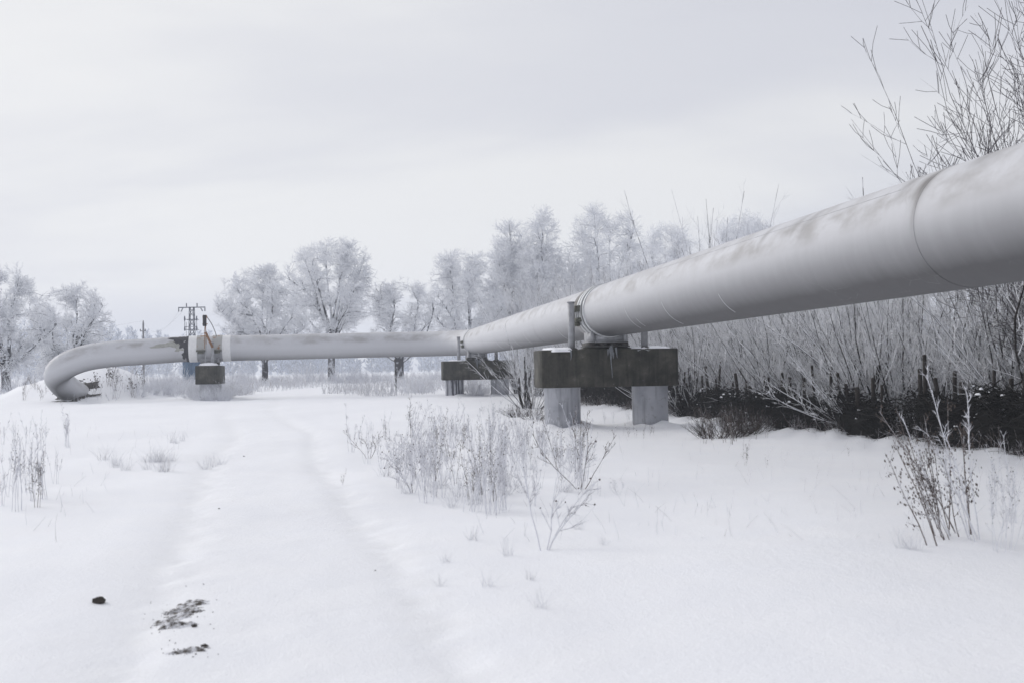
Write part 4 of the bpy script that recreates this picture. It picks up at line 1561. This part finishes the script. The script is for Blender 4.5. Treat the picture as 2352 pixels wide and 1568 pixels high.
# ------------------------------------------------------------------ weeds
def weed_mesh(kind, seed, ms=None):
    rng = np.random.RandomState(seed)
    st, hd = MB(), MB()
    if kind == 'forked':        # stiff forked frosty twigs
        n = rng.randint(4, 7)
        az = rng.uniform(0, 6.28, n); tl = np.radians(rng.uniform(5, 38, n) if ms is None else rng.uniform(14, 58, n))
        d = np.stack([np.sin(tl) * np.cos(az), np.sin(tl) * np.sin(az), np.cos(tl)], 1)
        P, Rr = poly(rng, np.stack([np.cos(az) * .02, np.sin(az) * .02, np.full(n, -.03)], 1), d, rng.uniform(.55, 1.0, n), 7, .25, .10, np.full(n, .0056 if ms is None else .0046), tip=.5)
        P1, R1 = spawn(rng, P, Rr, 6, .30, .95, .24, (20, 50), .25, 4, .10, .8, .0036)
        P2, R2 = spawn(rng, P1, R1, 3, .3, 1.0, .10, (20, 55), .2, 3, .08, .9, .0036)
        st.tubes(P, Rr, 4); st.tubes(P1, R1, 3); st.tubes(P2, R2, 3)
        k = rng.randint(0, len(P2), 9)
        hd.blobs(P2[k, -1], rng.uniform(.006, .012, 9), 1.0, rng)
    elif kind == 'mugwort':     # leaning stalks hung with withered leaves
        n = rng.randint(2, 5)
        az = rng.uniform(0, 6.28, n); tl = np.radians(rng.uniform(2, 20, n))
        d = np.stack([np.sin(tl) * np.cos(az), np.sin(tl) * np.sin(az), np.cos(tl)], 1)
        P, Rr = poly(rng, np.stack([np.cos(az) * .04, np.sin(az) * .04, np.full(n, -.03)], 1), d, rng.uniform(.65, 1.05, n), 8, .0, .05, np.full(n, .0045), tip=.45)
        P1, R1 = spawn(rng, P, Rr, 9, .25, .98, .15, (25, 60), .2, 3, .1, .7, .0022)
        st.tubes(P, Rr, 4); st.tubes(P1, R1, 3)
        c = np.concatenate([P1[:, 1] + rng.normal(size=(len(P1), 3)) * .010 for _ in range(2)] + [P1[:, 2] + rng.normal(size=(len(P1), 3)) * .016 for _ in range(3)] + [P[:, k] + rng.normal(size=(len(P), 3)) * .012 for k in (3, 4, 5, 6, 7)])
        c[:, 2] -= rng.uniform(0, .03, len(c))
        hd.blobs(c, rng.uniform(.002, .0055, len(c)), 2.6, rng)
    elif kind == 'stalk':       # straight stems with panicles
        n = rng.randint(3, 7)
        az = rng.uniform(0, 6.28, n); tl = np.radians(rng.uniform(0, 14, n))
        d = np.stack([np.sin(tl) * np.cos(az), np.sin(tl) * np.sin(az), np.cos(tl)], 1)
        P, Rr = poly(rng, np.stack([rng.uniform(-.08, .08, n), rng.uniform(-.08, .08, n), np.full(n, -.03)], 1), d, rng.uniform(.55, 1.15, n), 7, .0, .045, np.full(n, .0045), tip=.5)
        P1, R1 = spawn(rng, P, Rr, 10, .40, 1.0, .16, (12, 40), .3, 3, .1, .75, .0034)
        P2, R2 = spawn(rng, P1, R1, 2, .3, 1.0, .06, (20, 60), .1, 2, .1, .9, .0032)
        st.tubes(P, Rr, 4); st.tubes(P1, R1, 3); st.tubes(P2, R2, 3)
        k = rng.randint(0, len(P1), 14)
        hd.blobs(P1[k, -1], rng.uniform(.004, .009, 14), 1.2, rng)
    elif kind == 'teasel':      # tall stems with round heads
        n = rng.randint(3, 6)
        az = rng.uniform(0, 6.28, n); tl = np.radians(rng.uniform(0, 16, n))
        d = np.stack([np.sin(tl) * np.cos(az), np.sin(tl) * np.sin(az), np.cos(tl)], 1)
        P, Rr = poly(rng, np.stack([rng.uniform(-.12, .12, n), rng.uniform(-.12, .12, n), np.full(n, -.03)], 1), d, rng.uniform(.6, 1.1, n), 6, .0, .04, np.full(n, .006), tip=.5)
        P1, R1 = spawn(rng, P, Rr, 4, .5, .95, .2, (15, 40), .3, 3, .08, .75, .004)
        st.tubes(P, Rr, 4); st.tubes(P1, R1, 3)
        hd.blobs(np.concatenate([P[:, -1], P1[:, -1]]), rng.uniform(.018, .032, len(P) + len(P1)), 1.2, rng)
    else:                       # grass tuft
        n = 26
        az = rng.uniform(0, 6.28, n); tl = np.radians(rng.uniform(3, 45, n))
        d = np.stack([np.sin(tl) * np.cos(az), np.sin(tl) * np.sin(az), np.cos(tl)], 1)
        P, Rr = poly(rng, np.stack([rng.uniform(-.1, .1, n), rng.uniform(-.1, .1, n), np.full(n, -.02)], 1), d, rng.uniform(.15, .45, n), 5, -.3, .06, np.full(n, .0025), tip=.4)
        st.tubes(P, Rr, 3)
        hd = None
    ms = ms or {'forked': 'frost_stalk', 'mugwort': 'stalk', 'stalk': 'frost_stalk', 'teasel': 'stalk', 'tuft': 'grass'}[kind]
    return st.mesh(kind + '_stem', M[ms], False), (hd.mesh(kind + '_heads', M['leaf' if kind == 'mugwort' else 'seed']) if hd else None)


WM = {k: [weed_mesh(k, 400 + 17 * i + j * 5) for i in range(4)] for j, k in enumerate(('forked', 'mugwort', 'stalk', 'teasel', 'tuft'))}
NAMES = {'forked': 'forked_weed', 'mugwort': 'mugwort_plant', 'stalk': 'weed_plant', 'teasel': 'seed_head_weed', 'tuft': 'grass_tuft'}
rn = random.Random(9)


def weed(kind, p, sc, label, group=None, rz=None, tilt=0.0, v=None, ms=None, lean=0.0):
    st, hd = (ms or WM[kind][rn.randrange(4) if v is None else v])
    root = empty(NAMES[kind], (p[0], p[1], float(zg(p[0], p[1])) - .01), rn.uniform(0, 6.28) if rz is None else rz)
    if tilt: root.rotation_euler = (rn.uniform(-tilt, tilt), rn.uniform(-tilt, tilt), root.rotation_euler[2])
    if lean: root.rotation_euler = (Matrix.Rotation(lean, 4, 'Y') @ Matrix.Rotation(root.rotation_euler[2], 4, 'Z')).to_euler()
    root.scale = (sc, sc, sc)
    tag(root, label, 'grass' if kind == 'tuft' else 'weed', group)
    a = link(bpy.data.objects.new('stem', st), root); a['kind'] = 'stuff'
    if hd is not None:
        b = link(bpy.data.objects.new('withered_leaves' if kind == 'mugwort' else 'seed_heads', hd), root); b['kind'] = 'stuff'
    return root


# clump in the middle: outline in the picture by base points
def in_poly(x, y, poly_):
    c = False
    j = len(poly_) - 1
    for i in range(len(poly_)):
        if (poly_[i][1] > y) != (poly_[j][1] > y) and x < (poly_[j][0] - poly_[i][0]) * (y - poly_[i][1]) / (poly_[j][1] - poly_[i][1]) + poly_[i][0]:
            c = not c
        j = i
    return c


CL = [(800, 1040), (835, 1006), (960, 992), (1130, 992), (1260, 1030), (1360, 1085), (1330, 1140), (1225, 1170), (1100, 1185), (990, 1175), (905, 1120), (850, 1070)]
n = 0
while n < 150:
    x, y = rn.uniform(795, 1365), rn.uniform(990, 1195)
    if not in_poly(x, y, CL) or math.sin(x * .031 + y * .02) + math.sin(x * .013 - y * .05 + 1) + rn.uniform(-1, 1) < -.35: continue
    p = ground_hit(x, y)
    k = rn.choices(['stalk', 'mugwort', 'forked', 'tuft'], [7, 2, 1.2, 2])[0]
    lab = {'stalk': 'upright frosted dry weed in the dense patch right of the track', 'mugwort': 'withered brown-leaved weed in the dense patch right of the track',
           'forked': 'stiff forked frosted weed in the dense patch right of the track', 'tuft': 'frosted grass tuft in the dense patch right of the track'}[k]
    weed(k, p, rn.choice([.45, .6, .7, .8, .9]) * rn.uniform(.85, 1.2), lab, 'weeds of the dense patch right of the track', tilt=.08)
    n += 1
weed('forked', ground_hit(1250, 1264), 1.12, 'forked frosted sapling standing alone in front of the weed patch', v=0)
weed('forked', ground_hit(1335, 1122), 1.1, ms=weed_mesh('forked', 781, 'stalk'), label= 'wide spreading forked weed at the right end of the weed patch', v=1)
weed('forked', ground_hit(846, 1052), .8, 'forked weed with dark seed heads at the left end of the weed patch', ms=weed_mesh('forked', 783, 'stalk'))
weed('mugwort', ground_hit(787, 1113), .25, 'tiny dark sprig beside the right track rut')
weed('forked', ground_hit(1420, 1135), .30, 'small frosted twig lying right of the weed patch', v=3)
for x, y, s in ((1165, 1275, .5), (1090, 1240, .55), (1330, 1215, .45), (1385, 1250, .35), (1025, 1290, .35), (1215, 1330, .35), (1120, 1345, .4), (1240, 1395, .4), (1010, 1345, .3)):
    weed('tuft', ground_hit(x, y), s, 'thin pale grass blades poking through snow in front of the weed patch', 'sparse grass in front of the weed patch')
# left edge
for x, y, s in ((8, 1160, .8), (45, 1172, .95), (70, 1150, .9), (85, 1165, .8), (100, 1145, .85), (30, 1140, .9), (60, 1130, .8)):
    weed('mugwort' if rn.random() < .4 else 'stalk', ground_hit(x, y), s * .92, 'tall withered weed in the group at the left picture edge', 'withered weeds at the left edge', tilt=.06)
for x, y, s in ((10, 1020, .8), (60, 1018, .8), (95, 1032, .9), (150, 1025, .85), (35, 1010, .6), (128, 1110, .6)):
    weed('stalk', ground_hit(x, y), s * .85, 'frosted weed behind the group at the left edge', 'smaller weeds at the left side')
weed('stalk', ground_hit(157, 1028), .95, 'single frosted weed standing alone in the snow left of the track', v=1)
for x, y, s in ((395, 1016, .5), (420, 1012, .45), (405, 1018, .4)):
    weed('tuft', ground_hit(x, y), s * 1.5, 'little frosted tuft in the open snow left of the track', 'tufts in the snow left of the track')
for i in range(16):
    x, y = rn.uniform(230, 510), rn.uniform(1055, 1085)
    weed('tuft', ground_hit(x, y), rn.uniform(.6, 1.0), 'pale grass tuft in the faint line left of the track', 'faint line of grass left of the track')
# right foreground weed group
for x, y, s, k, v in ((2140, 1250, 1.25, 'mugwort', 0), (2150, 1232, 1.15, 'mugwort', 1), (2192, 1232, 1.1, 'mugwort', 0), (2225, 1238, 1.3, 'stalk', 2), (2215, 1226, 1.35, 'mugwort', 3), (2180, 1240, .9, 'mugwort', 1), (2165, 1215, 1.2, 'mugwort', 2)):
    weed(k, ground_hit(x, y), s, 'tall withered weed in the leaning group at lower right', 'withered weeds at lower right', v=v, lean=-rn.uniform(.12, .42))
for x, y, s in ((2290, 1265, .7), (2310, 1260, .6), (2335, 1200, .8), (2280, 1180, .7)):
    weed('stalk', ground_hit(x, y), s, 'thin weed stalk near the lower right picture edge', 'thin stalks near the right edge', tilt=.15)
for x, y in ((2075, 1258), (2100, 1262)):
    weed('tuft', ground_hit(x, y), .5, 'bent dry grass stems left of the leaning weed group', 'bent stems at lower right')
# along the fence and pier
for x, y, s in ((1445, 1002, .34), (1460, 1005, .36), (1478, 1006, .38), (1492, 1000, .35), (1502, 998, .3)):
    weed('mugwort', ground_hit(x, y), s, 'short dark withered weed in the row in front of the right column', 'short dark weeds by the near support', tilt=.1)
for x, y, s in ((1620, 1018, .75), (1640, 1010, .8), (1665, 1016, .85), (1690, 1012, .85), (1715, 1000, .9), (1655, 1000, .9), (1735, 1008, .7), (1700, 995, .9), (1760, 1005, .6), (1680, 1020, .6)):
    weed('mugwort', ground_hit(x, y), s, 'brown withered weed in the bushy patch before the brushwood fence', 'brown weeds before the fence', tilt=.15)
weed('mugwort', ground_hit(1712, 1068), .45, 'dark crooked withered weed alone in the snow below the fence')
weed('mugwort', ground_hit(1762, 1072), .22, 'tiny dark sprig right of the crooked weed below the fence')
weed('mugwort', ground_hit(1950, 1046), .22, 'tiny brown sprig in the snow before the fence gap')
for x, y, s in ((1200, 962, .55), (1220, 965, .6), (1180, 955, .5), (1235, 968, .5), (1195, 950, .6), (1110, 950, .5), (1130, 958, .5)):
    weed('forked', ground_hit(x, y), s, 'low twiggy weed in the snow left of the nearest column', 'twiggy weeds left of the near support')
for x, y, s in ((1390, 972, .4), (1408, 970, .35), (1445, 975, .4), (1285, 985, .3)):
    weed('stalk', ground_hit(x, y), s, 'small dry weed at the foot of the near columns', 'weeds at the foot of the near columns')

# mound weeds
for i in range(15):
    x = rn.uniform(215, 335); y = rn.uniform(872, 915)
    weed('teasel', ground_hit(x, y), rn.uniform(.7, 1.1), 'seed-headed stalk on the mound right of the pipe end', 'seed-headed stalks on the mound')
for i in range(12):
    f_ = i / 11
    weed('mugwort', ground_hit(248 + 92 * f_, 853 + 50 * f_), rn.uniform(.2, .34), 'low dark weed along the right crest of the mound', 'dark weeds on the mound crest', tilt=.3)
for i in range(12):
    x = rn.uniform(55, 105); y = rn.uniform(885, 922)
    weed('mugwort', ground_hit(x, y), rn.uniform(.7, 1.1), 'withered weed on the mound left of the pipe end', 'withered weeds left of the pipe end', tilt=.3)
for i in range(10):
    x = rn.uniform(150, 235); y = rn.uniform(918, 928)
    weed('stalk', ground_hit(x, y), rn.uniform(.3, .55), 'short frosted weed in front of the pipe end', 'short weeds in front of the pipe end')

# frosted bushes of the middle distance
BL = []
for x, y, w, h in ((318, 905, 1.0, 1.4), (345, 900, 1.2, 1.5), (372, 902, 1.2, 1.6), (398, 908, 1.2, 1.5), (420, 905, 1.3, 1.6), (440, 913, 1.1, 1.2), (455, 915, .8, 1.0), (508, 914, 1.0, 1.3), (525, 908, 1.1, 1.5), (490, 917, .7, .8),
                   (545, 905, 1.2, 1.0), (575, 895, 1.0, .9)):
    p = ground_hit(x, y); BL.append((p, w, h, 'frosted bush in the thicket around the farthest support', 'frosted bushes around the far support'))
for x, y, w, h in ((300, 885, 1.4, 2.2), (262, 880, 1.2, 2.0), (410, 884, 1.3, 2.0), (532, 883, 1.3, 2.4), (556, 885, 1.2, 2.0), (700, 880, 1.5, 2.3), (722, 880, 1.3, 2.1), (790, 878, 1.6, 2.2), (815, 879, 1.2, 1.8), (845, 876, 1.3, 1.7), (880, 874, 1.2, 1.4), (650, 880, 1.1, 1.4), (1005, 872, 1.2, 1.5)):
    p = gcol(x, rn.uniform(86, 98)); BL.append((p, w * 1.15, h, 'pale frosted bush in the field under the trees', 'frosted bushes under the far trees'))
for x, y, w, h in ((45, 893, 1.5, 2.3), (85, 893, 1.4, 2.5), (118, 890, 1.3, 2.8), (15, 900, 1.2, 1.6)):
    p = gcol(x, 70); BL.append((p, w, h, 'frosted bush behind the mound at the left', 'frosted bushes behind the mound'))
for x, y, w, h in ((1085, 905, .9, 1.2), (1112, 903, .7, .8), (1100, 908, .6, .9)):
    p = ground_hit(x, y); BL.append((p, w, h, 'small frosted bush between the columns of the middle support', 'bushes under the middle support'))
for x, y, w, h in ((462, 921, .7, .9), (478, 922, .6, .75), (497, 921, .75, 1.0), (512, 919, .7, 1.1)):
    p = gcol(x, 55.6); BL.append((p, w, h, 'frosted bush right at the foot of the farthest support', 'frosted bushes at the foot of the far support'))
BROWN = [proto_meshes('brown_bush', 160 + i, M['brownbush'], h=1.1, n=34, spread=62, r0=.009, side=7, sub=3, base_r=.3, curve=.5, twig=.34) for i in range(2)]
for i, (x, y, w, h) in enumerate(((1640, 1006, .8, .62), (1672, 1004, .95, .75), (1706, 998, .9, .70), (1735, 992, .8, .55))):
    p = ground_hit(x, y)
    inst_shrub('brown_bush', 'bush', 'brown twiggy bush in the patch before the brushwood fence', 'brown bushes before the fence', BROWN[i % 2], tuple(p), i * 1.7, (w, h))
for i, (x, y, w, h) in enumerate(((1195, 957, .9, .5), (1228, 962, .8, .5))):
    p = ground_hit(x, y)
    inst_shrub('brown_bush', 'bush', 'low brown twiggy bush just left of the nearest column', 'brown bushes left of the nearest column', BROWN[i % 2], tuple(p), i * 1.7, (w, h))
for p, w, h, lab, grp in BL:
    inst_shrub('frosted_bush', 'bush', lab, grp, BUSH[rn.randrange(4)], tuple(p), rn.uniform(0, 6.28), (w * 1.0, h * 1.0))
p = ground_hit(948, 902)
inst_shrub('frosted_bush', 'bush', 'big rounded frosted bush beside the thin black post', None, BUSH[1], tuple(p), .6, (1.5, 1.75))
p = ground_hit(975, 900)
inst_shrub('frosted_bush', 'bush', 'broad low frosted bush left of the middle support', None, BUSH[2], tuple(p), 2.6, (1.3, 1.2))


# ------------------------------------------------------------------ frosted grass of the field
def field_grass():
    rng = np.random.RandomState(55)
    pts = []
    N_ = 11000
    xs_ = rng.uniform(250, 1180, N_); Zs = rng.uniform(58, 100, N_)
    p = np.array([at(a, 850, b) for a, b in zip(xs_, Zs)])
    dt = np.abs(dist_poly(p[:, 0], p[:, 1], TRKS))
    clump = np.sin(p[:, 0] * .9 + p[:, 1] * .35) + np.sin(p[:, 0] * .43 - p[:, 1] * .8 + 2) + rng.normal(size=N_) * .6
    edge = (Zs > 61 + 3 * np.sin(xs_ * .02)) | ((xs_ > 790) & (xs_ < 1000) & (Zs > 59))
    keep = (dt > 1.9) & (clump > .05) & edge
    p = p[keep]; p[:, 2] = zg(p[:, 0], p[:, 1], False) - .03
    k = len(p)
    az = rng.uniform(0, 6.28, k); tl = np.radians(rng.uniform(0, 32, k))
    d = np.stack([np.sin(tl) * np.cos(az), np.sin(tl) * np.sin(az), np.cos(tl)], 1)
    P, Rr = poly(rng, p, d, rng.uniform(.25, .85, k), 4, -.15, .09, rng.uniform(.009, .018, k), tip=.5)
    P1, R1 = spawn(rng, P, Rr, 3, .3, 1.0, .22, (20, 55), .2, 2, .1, .8, .008)
    m = MB(); m.tubes(P, Rr, 3); m.tubes(P1, R1, 3)
    tag(m.build('frosted_grass', M['grass'], None), 'frosted grass and weeds spread over the field behind the pipe', 'grass', kind='stuff')
    # thin scattered blades in the near snow
    k = 700
    xs_ = rng.uniform(-100, 2450, k); yy = 985 + 260 * rng.uniform(0, 1, k) ** 1.6
    p = np.array([ground_hit(a, b, 40) for a, b in zip(xs_, yy)])
    dt = np.abs(dist_poly(p[:, 0], p[:, 1], TRKS)); p = p[dt > 1.8]
    k = len(p)
    az = rng.uniform(0, 6.28, k); tl = np.radians(rng.uniform(0, 45, k))
    d = np.stack([np.sin(tl) * np.cos(az), np.sin(tl) * np.sin(az), np.cos(tl)], 1)
    P, Rr = poly(rng, p, d, rng.uniform(.05, .28, k), 4, -.2, .08, np.full(k, .0022), tip=.5)
    m = MB(); m.tubes(P, Rr, 3)
    tag(m.build('stray_grass', M['grass'], None), 'stray dry grass blades scattered over the near snow', 'grass', kind='stuff')


field_grass()


# ------------------------------------------------------------------ bare soil, clods
def soil_patch(cx_, cy_, wx, wy, seed, label, amp=.03, cover=.0, rot=0.0):
    rng = np.random.RandomState(seed)
    nx_, ny_ = 90, 110
    u = np.linspace(-1, 1, nx_); v = np.linspace(-1, 1, ny_)
    U, V_ = np.meshgrid(u, v)
    x = cx_ + U * wx; y = cy_ + V_ * wy
    nz = np.zeros_like(x)
    for lam, a in ((.26, .7), (.13, .9), (.07, .9), (.04, .7), (.024, .5)):
        for k in range(3):
            # clods smeared sideways by tyres
            ax = 2 * math.pi / (lam * 2.2) * rng.uniform(-1, 1); ay = 2 * math.pi / lam * rng.uniform(.5, 1.1)
            nz += a * np.sin(ax * x + ay * y + rng.uniform(0, 6.28)) / 3
    fall = 1 - (np.abs(U) ** 2.2 + np.abs(V_) ** 2.4)
    z = zg(x, y) + amp * (nz * .75 + cover) + .05 * (np.clip(fall, -1, 1) - .75)
    I_ = np.arange(nx_ * ny_).reshape(ny_, nx_)
    Qd = np.stack([I_[:-1, :-1], I_[:-1, 1:], I_[1:, 1:], I_[1:, :-1]], -1).reshape(-1, 4)
    o = MB().add(np.stack([x, y, z], -1).reshape(-1, 3), Qd).build('bare_soil', M['dusted'], None, True)
    tag(o, label, kind='structure')


p = ground_hit(402, 1412)
soil_patch(p[0] + .03, p[1] + .06, .20, .52, 3, 'dark bare earth showing through the left rut', .016, -.05)
p = ground_hit(405, 1440)
soil_patch(p[0], p[1], .17, .10, 8, 'dark wet clump of earth in the left rut', .020, .45)
p = ground_hit(432, 1494)
soil_patch(p[0], p[1], .20, .09, 6, 'small smear of bare earth nearest the camera', .02, -.1)


def crumbs():
    rng = np.random.RandomState(91)
    m = MB()
    C_ = []
    for k in range(70):
        x = 400 + rng.normal() * 42; y = 1420 + rng.normal() * 34
        if k > 50: x, y = 435 + rng.normal() * 40, 1494 + rng.normal() * 9
        p = ground_hit(x, y, 20); C_.append((p[0], p[1], float(zg(p[0], p[1])) + .002))
    m.blobs(np.array(C_), rng.uniform(.002, .007, len(C_)) , .7, rng)
    tag(m.build('soil_crumbs', M['soil'], None), 'crumbs of dark earth strewn round the bare patch in the rut', 'soil', kind='stuff')


crumbs()


def clod(x, y, r, label, seed):
    rng = np.random.RandomState(seed)
    p = ground_hit(x, y)
    m = MB()
    nu, nv = 12, 8
    V = []
    for j in range(nv):
        ph = math.pi * j / (nv - 1)
        for i in range(nu):
            th = 2 * math.pi * i / nu
            k = r * (1 + .16 * math.sin(3 * th + 2 * ph + seed) + .12 * math.sin(5 * ph + th) + rng.uniform(-.08, .08) * (0 < j < nv - 1))
            V.append((k * 1.25 * math.sin(ph) * math.cos(th), k * math.sin(ph) * math.sin(th), k * .75 * math.cos(ph)))
    Qd = [(j * nu + i, j * nu + (i + 1) % nu, (j + 1) * nu + (i + 1) % nu, (j + 1) * nu + i) for j in range(nv - 1) for i in range(nu)]
    o = m.add(np.array(V), Qd).build('soil_clod', M['soil'], None, True)
    o.location = (p[0], p[1], float(zg(p[0], p[1])) + r * .35)
    tag(o, label, 'clod')


clod(228, 1383, .036, 'single dark frozen clod lying in the snow left of the track', 1)
clod(470, 1486, .016, 'small clod at the right end of the near earth smear', 2)
clod(446, 1440, .014, 'little clod at the right tip of the wet earth clump', 3)
for i, (x, y, r) in enumerate(((560, 1047, .012), (503, 1168, .008), (862, 1310, .005))):
    clod(x, y, r, 'speck of dark earth on the packed snow of the track', 10 + i)
    bpy.context.scene.objects[-1]['group'] = 'specks of earth on the track'

# dark thawed earth where the pipe enters the mound
sE = float(ARC[-1])
ax_ = pipe_at(np.linspace(sE - 6.0, sE, 90))
c0 = at(165, 900, 58.2)
gx, gy = np.meshgrid(np.arange(c0[0] - 2.6, c0[0] + 2.6, .07), np.arange(c0[1] - 3.2, c0[1] + 3.2, .07))
gz = zg(gx, gy, False)
gp_ = np.stack([gx, gy, gz], -1)
dist_ = np.min(np.linalg.norm(gp_[:, :, None] - ax_[None, None], axis=-1), axis=2)
ok = dist_ < PR + .46 + .12 * np.sin(gx * 3.1 + gy * 2) + .08 * np.sin(gx * 9 - gy * 7) + .05 * np.sin(gx * 21 + gy * 17)
gz = gz + .02 + .02 * np.sin(gx * 19) * np.sin(gy * 23) - .035 * np.clip(dist_ - PR, 0, 1)
I_ = np.arange(gx.size).reshape(gx.shape)
Qd = np.stack([I_[:-1, :-1], I_[:-1, 1:], I_[1:, 1:], I_[1:, :-1]], -1)[ok[:-1, :-1] & ok[1:, 1:] & ok[1:, :-1] & ok[:-1, 1:]]
o = MB().add(np.stack([gx, gy, gz], -1).reshape(-1, 3), Qd).build('bare_soil', M['soil'], None, False)
tag(o, 'dark thawed earth round the pipe where it enters the mound', kind='structure')

# ------------------------------------------------------------------ haze
hz = MB(); hz.box((0, 441, 17.0), (1900, 1000, 38.0))
hm = bpy.data.materials.new('haze'); hm.use_nodes = True
t = hm.node_tree; t.nodes.clear()
pv = t.nodes.new('ShaderNodeVolumePrincipled')
pv.inputs['Color'].default_value = (.86, .91, 1.0, 1)
pv.inputs['Density'].default_value = .0011
pv.inputs['Anisotropy'].default_value = .2
t.links.new(pv.outputs[0], t.nodes.new('ShaderNodeOutputMaterial').inputs['Volume'])
ho = hz.build('haze', hm, None)
tag(ho, 'thin winter haze over the whole field', 'haze', kind='stuff')
print('TRIS', sum(len(m.polygons) for m in bpy.data.meshes), 'objs', len(bpy.data.objects))
